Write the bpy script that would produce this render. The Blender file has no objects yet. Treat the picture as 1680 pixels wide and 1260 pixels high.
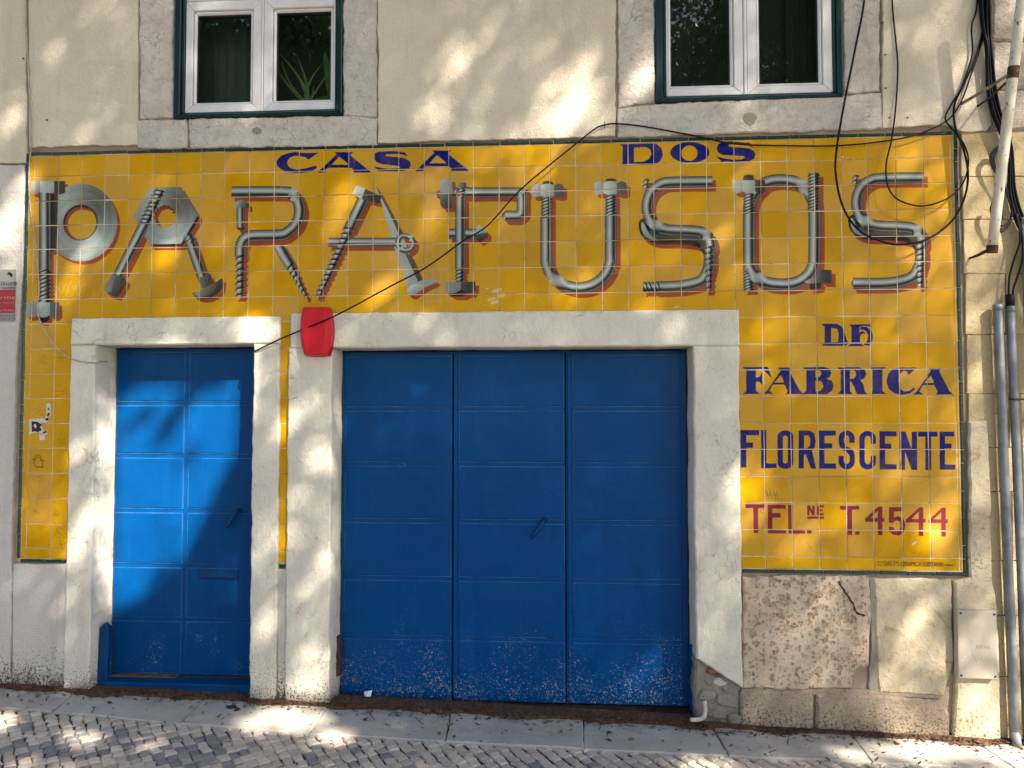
import bpy, bmesh, math, random
import numpy as np
from mathutils import Vector

# ------------------------------------------------------------------ camera, sky, sun, exposure
SC = bpy.context.scene
COL = SC.collection
ZO = 3.10                                   # height of the mural's top edge above the ground
CAM = np.array([2.99469, -3.87701, -1.47998 + ZO])
YAW, PIT, ROL = 0.0604485, 0.0350233, 0.00045
FPX = 1165.0                                # focal length in pixels of the 1680 px wide photograph


def _rot(y, p, r):
    cy, sy, cp, sp, cr, sr = math.cos(y), math.sin(y), math.cos(p), math.sin(p), math.cos(r), math.sin(r)
    return (np.array([[cy, -sy, 0], [sy, cy, 0], [0, 0, 1]]) @ np.array([[1, 0, 0], [0, cp, -sp], [0, sp, cp]])
            @ np.array([[cr, 0, sr], [0, 1, 0], [-sr, 0, cr]]))


RM = _rot(YAW, PIT, ROL)
cam_d = bpy.data.cameras.new('camera')
cam_d.sensor_width = 36.0
cam_d.lens = 36.0 * FPX / 1680.0
cam_d.clip_start = 0.05
cam_d.clip_end = 2000.0
cam = bpy.data.objects.new('camera', cam_d)
COL.objects.link(cam)
from mathutils import Matrix
m3 = np.column_stack([RM[:, 0], RM[:, 2], -RM[:, 1]])
cam.matrix_world = Matrix.Translation(Vector(CAM)) @ Matrix(m3.tolist()).to_4x4()
SC.camera = cam

SUN = np.array([0.515, -0.57, 0.64])
SUN = SUN / np.linalg.norm(SUN)             # towards the sun
world = bpy.data.worlds.new("World")
SC.world = world
world.use_nodes = True
wn = world.node_tree
wn.nodes.clear()
sky = wn.nodes.new('ShaderNodeTexSky')
sky.sky_type = 'NISHITA'
sky.sun_disc = False
sky.sun_elevation = math.asin(SUN[2])
sky.sun_rotation = math.atan2(SUN[0], SUN[1])
bg = wn.nodes.new('ShaderNodeBackground')
bg.inputs['Strength'].default_value = 0.06
wo = wn.nodes.new('ShaderNodeOutputWorld')
wn.links.new(sky.outputs[0], bg.inputs[0])
wn.links.new(bg.outputs[0], wo.inputs[0])

sun_d = bpy.data.lights.new('sun', 'SUN')
sun_d.energy = 4.6
sun_d.angle = math.radians(0.5)
sun_d.color = (1.0, 0.93, 0.82)
sun = bpy.data.objects.new('sun', sun_d)
COL.objects.link(sun)
sun.location = (8, -9, 12)
sun.rotation_euler = Vector(-SUN).to_track_quat('-Z', 'Y').to_euler()

SC.view_settings.view_transform = 'Standard'
SC.view_settings.look = 'None'
SC.view_settings.gamma = 1.0
SC.view_settings.use_curve_mapping = False
SC.view_settings.exposure = 2.08

# ------------------------------------------------------------------ measuring helpers
rnd = random.Random(7)


def ray(px, py):
    return RM @ np.array([(px - 840) / FPX, 1.0, -(py - 630) / FPX])


def W(px, py, y=0.0):
    """point of the wall plane (or a plane parallel to it) measured in the photograph"""
    d = ray(px, py)
    t = (y - CAM[1]) / d[1]
    return CAM + d * t


def WX(px, py, y=0.0): return float(W(px, py, y)[0])
def WZ(px, py, y=0.0): return float(W(px, py, y)[2])


SLOPE, FALL, GZ = -0.02927, 0.02, -3.0428 + ZO


def gz(x, y):
    return GZ + SLOPE * x + FALL * y


def G(px, py):
    d = ray(px, py)
    t = (GZ + SLOPE * CAM[0] + FALL * CAM[1] - CAM[2]) / (d[2] - SLOPE * d[0] - FALL * d[1])
    return CAM + d * t


def P(pts, y=0.0):
    """photo pixels -> (x, z) on the plane y"""
    return [(float(a[0]), float(a[2])) for a in (W(u, v, y) for u, v in pts)]


def smooth(pts, n=8, closed=False):
    """Catmull-Rom through points of any dimension"""
    pts = [np.array(p, float) for p in pts]
    m = len(pts)
    out = []
    rng = range(m if closed else m - 1)
    for i in rng:
        p1, p2 = pts[i], pts[(i + 1) % m]
        p0 = pts[(i - 1) % m] if (closed or i > 0) else 2 * p1 - p2
        p3 = pts[(i + 2) % m] if (closed or i + 2 < m) else 2 * p2 - p1
        for k in range(n):
            t = k / n
            out.append(0.5 * ((2 * p1) + (-p0 + p2) * t + (2 * p0 - 5 * p1 + 4 * p2 - p3) * t * t + (-p0 + 3 * p1 - 3 * p2 + p3) * t ** 3))
    if not closed:
        out.append(pts[-1])
    return out


def rough(poly, step=0.03, amp=0.004, seed=0, skip=()):
    """uneven outline: subdivide the edges and nudge the new points"""
    r = random.Random(seed)
    out = []
    n = len(poly)
    for i in range(n):
        a, b = poly[i], poly[(i + 1) % n]
        out.append(a)
        L = math.hypot(b[0] - a[0], b[1] - a[1])
        k = int(L / step)
        if i in skip or k < 2:
            continue
        nx, nz = -(b[1] - a[1]) / L, (b[0] - a[0]) / L
        w = 0
        for j in range(1, k):
            t = j / k
            w = 0.6 * w + r.uniform(-amp, amp)
            out.append((a[0] + (b[0] - a[0]) * t + nx * w, a[1] + (b[1] - a[1]) * t + nz * w))
    return out


# ------------------------------------------------------------------ mesh builder
WORLD = {}                                   # world position of each built object's origin


class MB:
    def __init__(s):
        s.v, s.f, s.mi, s.m = [], [], [], 0

    def add(s, vs, fs):
        o = len(s.v)
        s.v += [tuple(map(float, v)) for v in vs]
        s.f += [tuple(i + o for i in f) for f in fs]
        s.mi += [s.m] * len(fs)

    def prism(s, poly, y0, y1, bevel=0.0, back=True):
        """(x,z) outline pushed from the front plane y0 to the back plane y1"""
        n = len(poly)
        ar = sum(poly[i][0] * poly[(i + 1) % n][1] - poly[(i + 1) % n][0] * poly[i][1] for i in range(n))
        if ar < 0:
            poly = poly[::-1]
        if bevel:
            ins = []
            for i in range(n):
                p, a, b = poly[i], poly[i - 1], poly[(i + 1) % n]
                e1 = np.array([p[0] - a[0], p[1] - a[1]]); e1 /= max(np.linalg.norm(e1), 1e-9)
                e2 = np.array([b[0] - p[0], b[1] - p[1]]); e2 /= max(np.linalg.norm(e2), 1e-9)
                nn = np.array([-e1[1] - e2[1], e1[0] + e2[0]])
                l = np.linalg.norm(nn)
                nn = nn / l if l > 1e-6 else np.array([-e1[1], e1[0]])
                c = max(0.5, float(nn @ np.array([-e1[1], e1[0]])))
                ins.append((p[0] + nn[0] * bevel / c, p[1] + nn[1] * bevel / c))
            vs = [(x, y0, z) for x, z in ins] + [(x, y0 + bevel, z) for x, z in poly] + [(x, y1, z) for x, z in poly]
            rings = 3
        else:
            vs = [(x, y0, z) for x, z in poly] + [(x, y1, z) for x, z in poly]
            rings = 2
        fs = [tuple(range(n))]
        for r in range(rings - 1):
            for i in range(n):
                j = (i + 1) % n
                fs.append((r * n + j, r * n + i, (r + 1) * n + i, (r + 1) * n + j))
        if back:
            fs.append(tuple(reversed(range((rings - 1) * n, rings * n))))
        s.add(vs, fs)
        return s

    def rect(s, x0, x1, z0, z1, y0, y1, bevel=0.0):
        return s.prism([(x0, z0), (x1, z0), (x1, z1), (x0, z1)], y0, y1, bevel)

    def ring(s, o, i, y0, y1, bevel=0.0):
        """mitred frame between the outer rectangle o and inner rectangle i = (x0,x1,z0,z1)"""
        a, b, c, d = o
        e, f, g, h = i
        q = 0.0004
        s.prism([(a + q, c), (b - q, c), (f - q, g), (e + q, g)], y0, y1, bevel)
        s.prism([(e + q, h), (f - q, h), (b - q, d), (a + q, d)], y0, y1, bevel)
        s.prism([(a, c + q), (e, g + q), (e, h - q), (a, d - q)], y0, y1, bevel)
        s.prism([(f, g + q), (b, c + q), (b, d - q), (f, h - q)], y0, y1, bevel)
        return s

    def slab(s, poly, z0, z1, bevel=0.0):
        """(x,y) outline on the ground; z0, z1 are offsets below and above the sloping ground"""
        n = len(poly)
        ar = sum(poly[i][0] * poly[(i + 1) % n][1] - poly[(i + 1) % n][0] * poly[i][1] for i in range(n))
        if ar < 0:
            poly = poly[::-1]
        cx = sum(p[0] for p in poly) / n
        cy = sum(p[1] for p in poly) / n
        vs = []
        for (k, zz) in ((0, z0), (0, z1 - bevel), (bevel, z1)):
            for x, y in poly:
                l = math.hypot(x - cx, y - cy) or 1
                X, Y = x - (x - cx) / l * k, y - (y - cy) / l * k
                vs.append((X, Y, gz(X, Y) + zz))
        fs = [tuple(reversed(range(n))), tuple(range(2 * n, 3 * n))]
        for r in range(2):
            for i in range(n):
                j = (i + 1) % n
                fs.append((r * n + i, r * n + j, (r + 1) * n + j, (r + 1) * n + i))
        s.add(vs, fs)
        return s

    def tube(s, pts, r, n=8, cap=True, r1=None):
        pts = [np.array(p, float) for p in pts]
        m = len(pts)
        vs, fs = [], []
        up = np.array([0.31, 0.87, 0.39])
        for i, p in enumerate(pts):
            t = pts[min(i + 1, m - 1)] - pts[max(i - 1, 0)]
            t /= max(np.linalg.norm(t), 1e-9)
            a = np.cross(t, up)
            if np.linalg.norm(a) < 0.05:
                a = np.cross(t, np.array([1, 0, 0.2]))
            a /= np.linalg.norm(a)
            b = np.cross(t, a)
            up = np.cross(a, t) if False else up
            rr = r[i] if hasattr(r, '__len__') else (r if r1 is None else r + (r1 - r) * i / (m - 1))
            for k in range(n):
                g = 2 * math.pi * k / n
                vs.append(p + rr * (math.cos(g) * a + math.sin(g) * b))
        for i in range(m - 1):
            for k in range(n):
                k2 = (k + 1) % n
                fs.append((i * n + k, i * n + k2, (i + 1) * n + k2, (i + 1) * n + k))
        if cap:
            fs.append(tuple(reversed(range(n))))
            fs.append(tuple(range((m - 1) * n, m * n)))
        s.add(vs, fs)
        return s

    def build(s, name, mat, parent=None, smooth=False, label=None, cat=None, group=None, kind=None, base=False):
        me = bpy.data.meshes.new(name)
        va = np.array(s.v)
        lo, hi = va.min(0), va.max(0)
        c = (lo + hi) / 2
        if base or parent is None:
            c[2] = lo[2]
        pw = WORLD[parent.name] if parent is not None else np.zeros(3)
        me.from_pydata([tuple(v) for v in (va - c)], [], s.f)
        for k in (mat if isinstance(mat, (list, tuple)) else [mat]):
            me.materials.append(k)
        bm = bmesh.new()
        bm.from_mesh(me)
        for f, i in zip(bm.faces, s.mi):
            f.material_index = i
            f.smooth = smooth
        bmesh.ops.recalc_face_normals(bm, faces=bm.faces)
        bm.to_mesh(me)
        bm.free()
        o = bpy.data.objects.new(name, me)
        COL.objects.link(o)
        o.location = c - pw
        if parent is not None:
            o.parent = parent
        WORLD[o.name] = c
        tag(o, label, cat, group, kind)
        return o


def tag(o, label=None, cat=None, group=None, kind=None):
    for k, v in (('label', label), ('category', cat), ('group', group), ('kind', kind)):
        if v:
            o[k] = v
    return o


def thing(name, loc, label, cat, group=None, parent=None):
    o = bpy.data.objects.new(name, None)
    COL.objects.link(o)
    pw = WORLD[parent.name] if parent is not None else np.zeros(3)
    o.location = np.array(loc, float) - pw
    o.empty_display_size = 0.05
    if parent is not None:
        o.parent = parent
    WORLD[o.name] = np.array(loc, float)
    tag(o, label, cat, group)
    return o


# ------------------------------------------------------------------ materials
def srgb(r, g, b):
    f = lambda c: (c / 255 / 12.92) if c <= 10 else ((c / 255 + 0.055) / 1.055) ** 2.4
    return (f(r), f(g), f(b))


class NT:
    def __init__(s, name):
        s.mat = bpy.data.materials.new(name)
        s.mat.use_nodes = True
        s.t = s.mat.node_tree
        s.b = s.t.nodes['Principled BSDF']
        tc = s.n('ShaderNodeTexCoord')
        oi = s.n('ShaderNodeObjectInfo')
        s.rand = oi.outputs['Random']
        mul = s.n('ShaderNodeMath', operation='MULTIPLY'); mul.inputs[1].default_value = 53.0
        s.l(oi.outputs['Random'], mul.inputs[0])
        va = s.n('ShaderNodeVectorMath', operation='ADD')
        s.l(tc.outputs['Object'], va.inputs[0]); s.l(mul.outputs[0], va.inputs[1])
        s.obj = va.outputs[0]
        ge = s.n('ShaderNodeNewGeometry')
        s.pos = ge.outputs['Position']

    def n(s, t, **k):
        o = s.t.nodes.new(t)
        for a, v in k.items():
            setattr(o, a, v)
        return o

    def l(s, a, b):
        s.t.links.new(a, b)

    def val(s, v):
        return v

    def math(s, op, a, b=0.0, clamp=False):
        o = s.n('ShaderNodeMath', operation=op, use_clamp=clamp)
        for i, x in enumerate((a, b)):
            if isinstance(x, (int, float)):
                o.inputs[i].default_value = x
            else:
                s.l(x, o.inputs[i])
        return o.outputs[0]

    def noise(s, scale, detail=4, rough_=0.55, vec=None, stretch=None, dist=0.0):
        o = s.n('ShaderNodeTexNoise')
        o.inputs['Scale'].default_value = scale
        o.inputs['Detail'].default_value = detail
        o.inputs['Roughness'].default_value = rough_
        o.inputs['Distortion'].default_value = dist
        v = vec or s.obj
        if stretch:
            m = s.n('ShaderNodeVectorMath', operation='MULTIPLY')
            s.l(v, m.inputs[0]); m.inputs[1].default_value = stretch
            v = m.outputs[0]
        s.l(v, o.inputs['Vector'])
        return o.outputs['Fac']

    def voro(s, scale, feature='F1', vec=None):
        o = s.n('ShaderNodeTexVoronoi', feature=feature)
        o.inputs['Scale'].default_value = scale
        s.l(vec or s.obj, o.inputs['Vector'])
        return o.outputs['Distance']

    def ramp(s, x, lo, hi, a=0.0, b=1.0):
        o = s.n('ShaderNodeMapRange')
        o.inputs[1].default_value, o.inputs[2].default_value = lo, hi
        o.inputs[3].default_value, o.inputs[4].default_value = a, b
        s.l(x, o.inputs[0])
        return o.outputs[0]

    def mix(s, fac, a, b):
        o = s.n('ShaderNodeMix', data_type='RGBA')
        if isinstance(fac, (int, float)):
            o.inputs[0].default_value = fac
        else:
            s.l(fac, o.inputs[0])
        for i, x in ((6, a), (7, b)):
            if isinstance(x, tuple):
                o.inputs[i].default_value = (*x, 1)
            else:
                s.l(x, o.inputs[i])
        return o.outputs[2]

    def bump(s, h, strength=0.4, dist=0.01, prev=None):
        o = s.n('ShaderNodeBump')
        o.inputs['Strength'].default_value = strength
        o.inputs['Distance'].default_value = dist
        s.l(h, o.inputs['Height'])
        if prev:
            s.l(prev, o.inputs['Normal'])
        return o.outputs[0]

    def sepz(s):
        o = s.n('ShaderNodeSeparateXYZ')
        s.l(s.pos, o.inputs[0])
        return s.math('ADD', o.outputs[2], s.math('MULTIPLY', o.outputs[0], -SLOPE))

    def out(s, col, rough_=0.7, normal=None, spec=0.3, metal=0.0, coat=0.0):
        b = s.b
        if isinstance(col, tuple):
            b.inputs['Base Color'].default_value = (*col, 1)
        else:
            s.l(col, b.inputs['Base Color'])
        if isinstance(rough_, (int, float)):
            b.inputs['Roughness'].default_value = rough_
        else:
            s.l(rough_, b.inputs['Roughness'])
        b.inputs['Specular IOR Level'].default_value = spec
        b.inputs['Metallic'].default_value = metal
        b.inputs['Coat Weight'].default_value = coat
        if normal:
            s.l(normal, b.inputs['Normal'])
        return s.mat


def simple(name, c1, c2=None, scale=8, rough_=0.5, spec=0.4, bs=40, bstr=0.15, bd=0.004, metal=0.0, lo=0.4, hi=0.7):
    t = NT(name)
    col = c1 if c2 is None else t.mix(t.ramp(t.noise(scale, 6), lo, hi), c1, c2)
    nm = t.bump(t.noise(bs, 4), bstr, bd) if bstr else None
    return t.out(col, rough_, nm, spec, metal)


def plaster(name, c, c2, brush=False, dirt=0.0, zb=GZ, fine=1.0, stain=None):
    t = NT(name)
    col = t.mix(t.ramp(t.noise(2.2, 6, 0.6, vec=t.pos), 0.35, 0.7), c, c2)
    col = t.mix(t.ramp(t.noise(60, 3), 0.35, 0.75, 0, 0.18), col, tuple(x * 0.6 for x in c))
    spots = t.ramp(t.noise(17, 5, 0.7, vec=t.pos), 0.66, 0.74, 0, 0.55)
    col = t.mix(spots, col, stain or srgb(150, 132, 112))
    # streaks of rain dirt
    st = t.ramp(t.noise(9, 5, 0.6, vec=t.pos, stretch=(1, 1, 0.12)), 0.55, 0.8, 0, 0.35)
    col = t.mix(st, col, srgb(150, 140, 124))
    if dirt:
        z = t.sepz()
        k = t.math('POWER', t.ramp(z, zb, zb + 0.5, 1.0, 0.0), 1.6)
        k = t.math('ADD', t.math('MULTIPLY', k, 0.30 * dirt), t.ramp(t.noise(2.3, 3, vec=t.pos), .3, .7, -.19, -.10))
        f = t.math('ADD', t.noise(115, 3, 0.7, vec=t.pos), k)
        col = t.mix(t.ramp(f, 0.60, 0.66), col, srgb(78, 64, 53))
        k2 = t.ramp(z, zb, zb + 0.10, 0.8, 0.0)
        col = t.mix(t.math('MULTIPLY', k2, t.ramp(t.noise(14, 5), 0.3, 0.6)), col, srgb(70, 56, 46))
    if brush:
        h = t.noise(38, 5, 0.7, stretch=(1.0, 1.0, 0.55))
        n1 = t.bump(h, 0.9 * fine, 0.007)
        n1 = t.bump(t.noise(7, 4), 0.6, 0.014, n1)
        n1 = t.bump(t.noise(130, 4, 0.7), 0.8 * fine, 0.003, n1)
        v = t.n('ShaderNodeTexVoronoi', feature='DISTANCE_TO_EDGE'); v.inputs['Scale'].default_value = 3.2
        w = t.n('ShaderNodeVectorMath', operation='ADD')
        nz = t.n('ShaderNodeTexNoise'); nz.inputs['Scale'].default_value = 7; nz.inputs['Detail'].default_value = 6
        t.l(t.obj, nz.inputs['Vector'])
        sc = t.n('ShaderNodeVectorMath', operation='SCALE'); sc.inputs['Scale'].default_value = 0.5
        t.l(nz.outputs['Color'], sc.inputs[0]); t.l(t.obj, w.inputs[0]); t.l(sc.outputs[0], w.inputs[1]); t.l(w.outputs[0], v.inputs['Vector'])
        cr = t.math('MULTIPLY', t.ramp(v.outputs['Distance'], 0, .008, 1, 0), t.ramp(t.noise(3, 2), .5, .58))
        col = t.mix(t.math('MULTIPLY', cr, .65), col, srgb(120, 108, 94))
        n1 = t.bump(t.math('MULTIPLY', cr, -1.0), .6, .004, n1)
        flake = t.ramp(t.noise(34, 5, .75, vec=t.pos), .655, .675)
        col = t.mix(t.math('MULTIPLY', flake, .7), col, srgb(142, 128, 112))
        n1 = t.bump(t.math('MULTIPLY', flake, -1.0), .5, .004, n1)
    else:
        h = t.noise(100, 5, 0.7)
        n1 = t.bump(h, 1.0 * fine, 0.006)
        n1 = t.bump(t.noise(6, 3), 0.35, 0.02, n1)
        n1 = t.bump(t.noise(30, 5, 0.65), 0.7 * fine, 0.008, n1)
    return t.out(col, 0.85, n1, 0.2)


def stone(name, c, c2, c3, pit=14, pits=0.5, crack=True, bump=0.8, dirt=0.0, cover=0.56):
    t = NT(name)
    col = t.mix(t.ramp(t.noise(5, 7, 0.65), 0.35, 0.65), c, c2)
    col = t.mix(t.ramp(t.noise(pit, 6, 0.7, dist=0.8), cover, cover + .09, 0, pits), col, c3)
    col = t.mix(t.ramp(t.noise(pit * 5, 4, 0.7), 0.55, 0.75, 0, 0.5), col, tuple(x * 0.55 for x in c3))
    if dirt:
        z = t.sepz()
        f = t.math('ADD', t.noise(70, 4, 0.75), t.ramp(z, GZ, GZ + 0.35, 0.28 * dirt, -0.1))
        col = t.mix(t.ramp(f, 0.58, 0.68, 0, 0.85), col, srgb(74, 60, 50))
    n1 = t.bump(t.noise(pit, 7, 0.72, dist=0.6), bump, 0.02)
    n1 = t.bump(t.noise(90, 5, 0.7), 0.6, 0.005, n1)
    if crack:
        v = t.n('ShaderNodeTexVoronoi', feature='DISTANCE_TO_EDGE')
        v.inputs['Scale'].default_value = 7
        w = t.n('ShaderNodeVectorMath', operation='ADD')
        nz = t.n('ShaderNodeTexNoise'); nz.inputs['Scale'].default_value = 9; nz.inputs['Detail'].default_value = 5
        t.l(t.obj, nz.inputs['Vector'])
        sc = t.n('ShaderNodeVectorMath', operation='SCALE'); sc.inputs['Scale'].default_value = 0.25
        t.l(nz.outputs['Color'], sc.inputs[0])
        t.l(t.obj, w.inputs[0]); t.l(sc.outputs[0], w.inputs[1]); t.l(w.outputs[0], v.inputs['Vector'])
        cr = t.ramp(v.outputs['Distance'], 0.0, 0.02, 1, 0)
        gate = t.ramp(t.noise(4, 3), 0.5, 0.6)
        cr = t.math('MULTIPLY', cr, gate)
        col = t.mix(t.math('MULTIPLY', cr, 0.6), col, tuple(x * 0.35 for x in c3))
        n1 = t.bump(t.math('MULTIPLY', cr, -1.0), 0.5, 0.006, n1)
    return t.out(col, 0.85, n1, 0.2)


def blue_paint(name, c, wear=1.0):
    t = NT(name)
    col = t.mix(t.ramp(t.noise(3, 4, vec=t.pos), 0.3, 0.7), c, tuple(x * 0.82 for x in c))
    col = t.mix(t.ramp(t.noise(14, 5, .7, vec=t.pos, stretch=(1, 1, .08)), .52, .8, 0, .3), col, tuple(x * 1.5 + .006 for x in c))
    col = t.mix(t.ramp(t.noise(7, 6, .7, vec=t.pos), .6, .8, 0, .35), col, tuple(x * .6 for x in c))
    # flaked paint chips, dense near the ground
    z = t.sepz()
    k = t.ramp(z, GZ + 0.05, GZ + 0.65, 0.25 * wear, -0.07)
    vo = t.n('ShaderNodeTexVoronoi'); vo.inputs['Scale'].default_value = 150
    wv = t.n('ShaderNodeVectorMath', operation='ADD')
    nz = t.n('ShaderNodeTexNoise'); nz.inputs['Scale'].default_value = 130; nz.inputs['Detail'].default_value = 4
    t.l(t.pos, nz.inputs['Vector'])
    s2 = t.n('ShaderNodeVectorMath', operation='SCALE'); s2.inputs['Scale'].default_value = 0.03
    t.l(nz.outputs['Color'], s2.inputs[0])
    t.l(t.pos, wv.inputs[0]); t.l(s2.outputs[0], wv.inputs[1])
    t.l(wv.outputs[0], vo.inputs['Vector'])
    sx = t.n('ShaderNodeSeparateColor'); t.l(vo.outputs['Color'], sx.inputs[0])
    size = t.math('MULTIPLY', t.math('ADD', k, t.ramp(t.noise(5, 4, vec=t.pos), 0.4, 0.75, -0.06, 0.16)), t.ramp(sx.outputs[0], 0.55, 1.0, 0.0, 2.4))
    chip = t.math('LESS_THAN', vo.outputs['Distance'], size)
    chipc = t.mix(sx.outputs[1], srgb(205, 200, 190), srgb(120, 130, 140))
    col = t.mix(t.math('MULTIPLY', chip, 0.85), col, chipc)
    # brushed on scratches
    sc = t.ramp(t.noise(26, 6, 0.75, vec=t.pos, stretch=(0.8, 1, 3.5), dist=1.2), 0.735, 0.76, 0, 0.4)
    gate = t.ramp(t.noise(2.1, 2, vec=t.pos), 0.5, 0.62)
    col = t.mix(t.math('MULTIPLY', sc, gate), col, srgb(120, 150, 175))
    n1 = t.bump(t.noise(55, 4, 0.6, vec=t.pos, stretch=(1, 1, 1.6)), 0.22, 0.005)
    n1 = t.bump(t.noise(9, 3, vec=t.pos), 0.2, 0.01, n1)
    n1 = t.bump(t.noise(2.4, 3, vec=t.pos), .35, .03, n1)
    r = t.ramp(t.noise(4, 4, vec=t.pos), 0.35, 0.7, 0.24, 0.38)
    return t.out(col, r, n1, 0.10)


MT = {}
MT['plaster'] = plaster('cream_plaster', srgb(222, 208, 184), srgb(212, 197, 172), stain=srgb(196, 182, 158))
MT['plaster_left'] = plaster('pale_plaster', srgb(212, 203, 190), srgb(200, 190, 178), dirt=1.05, stain=srgb(196, 186, 170))
MT['surround'] = plaster('limewashed_stone', srgb(222, 213, 195), srgb(212, 202, 182), brush=True, dirt=.85, stain=srgb(176, 166, 150))
MT['mortar'] = plaster('brown_mortar', srgb(168, 148, 126), srgb(150, 132, 112), brush=True)
MT['grey_render'] = plaster('grey_render', srgb(158, 148, 132), srgb(136, 128, 114), brush=True, dirt=0.6)
MT['window_stone'] = stone('pitted_window_stone', srgb(222, 211, 196), srgb(206, 193, 177), srgb(172, 154, 138), pit=24, pits=0.42, bump=1.0, cover=.53)  # darker patches put the shade inside the cavities into the stone colour


def fossil():
    t = NT('fossil_limestone')
    col = t.mix(t.ramp(t.noise(6, 7, .65), .35, .65), srgb(214, 194, 168), srgb(196, 172, 146))
    h = None
    for sc_, th, c_ in ((12, .50, srgb(150, 118, 80)), (26, .60, srgb(140, 108, 74)), (55, .62, srgb(112, 86, 62))):
        v = t.n('ShaderNodeTexVoronoi'); v.inputs['Scale'].default_value = sc_
        w = t.n('ShaderNodeVectorMath', operation='ADD')
        nz = t.n('ShaderNodeTexNoise'); nz.inputs['Scale'].default_value = sc_ * 2.2; nz.inputs['Detail'].default_value = 5
        t.l(t.obj, nz.inputs['Vector'])
        k = t.n('ShaderNodeVectorMath', operation='SCALE'); k.inputs['Scale'].default_value = 1.3 / sc_
        t.l(nz.outputs['Color'], k.inputs[0]); t.l(t.obj, w.inputs[0]); t.l(k.outputs[0], w.inputs[1]); t.l(w.outputs[0], v.inputs['Vector'])
        se = t.n('ShaderNodeSeparateColor'); t.l(v.outputs['Color'], se.inputs[0])
        size = t.ramp(se.outputs[0], .22, 1.0, 0.0, th)
        pit = t.math('SUBTRACT', size, v.outputs['Distance'])
        pm = t.ramp(pit, -.02, .10)
        col = t.mix(t.math('MULTIPLY', pm, .52), col, t.mix(se.outputs[1], c_, srgb(168, 136, 100)))
        hh = t.math('MULTIPLY', pm, -1.6 / sc_ * 9)
        h = hh if h is None else t.math('ADD', h, hh)
    n1 = t.bump(h, .9, .012)
    n1 = t.bump(t.noise(30, 6, .7), .8, .012, n1)
    n1 = t.bump(t.noise(120, 4, .7), .6, .003, n1)
    return t.out(col, .85, n1, .2)


MT['fossil_stone'] = fossil()
MT['smooth_stone'] = stone('smooth_limestone', srgb(208, 192, 162), srgb(190, 172, 142), srgb(158, 130, 94), pit=9, pits=0.6, bump=0.7, dirt=0.35)
MT['plinth_stone'] = stone('hammered_limestone', srgb(186, 166, 142), srgb(166, 146, 122), srgb(110, 88, 70), pit=60, pits=0.6, crack=False, bump=0.8, dirt=0.4)
MT['ashlar'] = stone('yellow_ashlar', srgb(206, 184, 142), srgb(196, 172, 130), srgb(150, 122, 88), pit=30, pits=0.4, crack=False, bump=0.55)
MT['granite'] = stone('rough_grey_ashlar', srgb(200, 186, 170), srgb(188, 172, 156), srgb(140, 120, 104), pit=34, pits=0.4, crack=False, bump=1.0)
BLUE = (0.0002, 0.062, 0.215)
MT['blue'] = blue_paint('blue_door_paint', BLUE)
MT['blue_small'] = blue_paint('blue_small_door_paint', tuple(c * .93 for c in BLUE), .35)
MT['blue_trim'] = simple('blue_trim_paint', (0.001, 0.045, 0.15), (0.0008, 0.035, 0.12), 12, 0.35, 0.2)
tw_ = NT('worn_edge_highlight')
MT['worn_highlight_blue'] = tw_.out(tw_.mix(tw_.ramp(tw_.noise(5, 5, .7, vec=tw_.pos), .42, .62), (0.002, 0.06, 0.19), (0.045, 0.14, 0.30)), .35, None, .3)  # panel rims: worn paint, with the edge highlight put into the paler blue
MT['green'] = simple('dark_green_paint', (0.003, 0.022, 0.022), (0.004, 0.032, 0.030), 4, 0.25, 0.5, bs=20, bstr=0.05)
MT['white_frame'] = simple('white_lacquer', (0.74, 0.71, 0.68), (0.66, 0.62, 0.58), 10, 0.28, 0.5, bs=8, bstr=0.05)
MT['gasket'] = simple('black_gasket', (0.012, 0.012, 0.014), None, rough_=0.6)
MT['room'] = simple('dark_room_paint', (0.10, 0.10, 0.095), (0.07, 0.07, 0.065), 2, 0.9)
MT['black_cable'] = simple('black_cable_sheath', (0.004, 0.0036, 0.0045), (0.007, 0.006, 0.007), 30, 0.45, 0.18, bs=60, bstr=0.1)
MT['grey_cable'] = simple('grey_cable_sheath', srgb(176, 166, 150), srgb(140, 130, 118), 30, 0.5, 0.3)
MT['conduit'] = simple('galvanised_conduit', srgb(128, 132, 134), srgb(98, 102, 104), 14, 0.5, 0.5, bs=40, bstr=0.12, metal=0.15)
MT['pole'] = simple('chipped_cream_paint', srgb(206, 196, 176), srgb(184, 172, 150), 9, 0.5, 0.4, bs=30)
MT['strut'] = simple('stained_iron', srgb(150, 132, 112), srgb(92, 70, 56), 26, 0.7, 0.2, bs=60, bstr=0.3)
MT['rust'] = simple('rusty_iron', srgb(86, 62, 48), srgb(52, 38, 32), 40, 0.85, 0.2, bs=80, bstr=0.5)
MT['wood'] = simple('rotten_wood', srgb(112, 88, 62), srgb(70, 54, 40), 30, 0.9, 0.2, bs=60, bstr=0.6)
MT['dark_sill'] = simple('dark_iron_sill', srgb(62, 50, 44), srgb(40, 34, 32), 20, 0.8, 0.2, bs=50, bstr=0.5)
MT['cover'] = simple('beige_enamel', srgb(186, 172, 154), srgb(176, 162, 144), 5, 0.5, 0.4, bs=15, bstr=0.08)
MT['white_pvc'] = simple('white_pvc', srgb(206, 200, 188), srgb(170, 160, 146), 20, 0.5, 0.4)
MT['black_print'] = simple('black_print', srgb(26, 26, 28), None, rough_=0.6, bstr=0)
MT['white_print'] = simple('faded_white_print', srgb(196, 150, 146), None, rough_=0.6, bstr=0)
MT['scratch'] = simple('scratched_white_paint', srgb(212, 204, 190), None, rough_=0.6, bstr=0)
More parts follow.
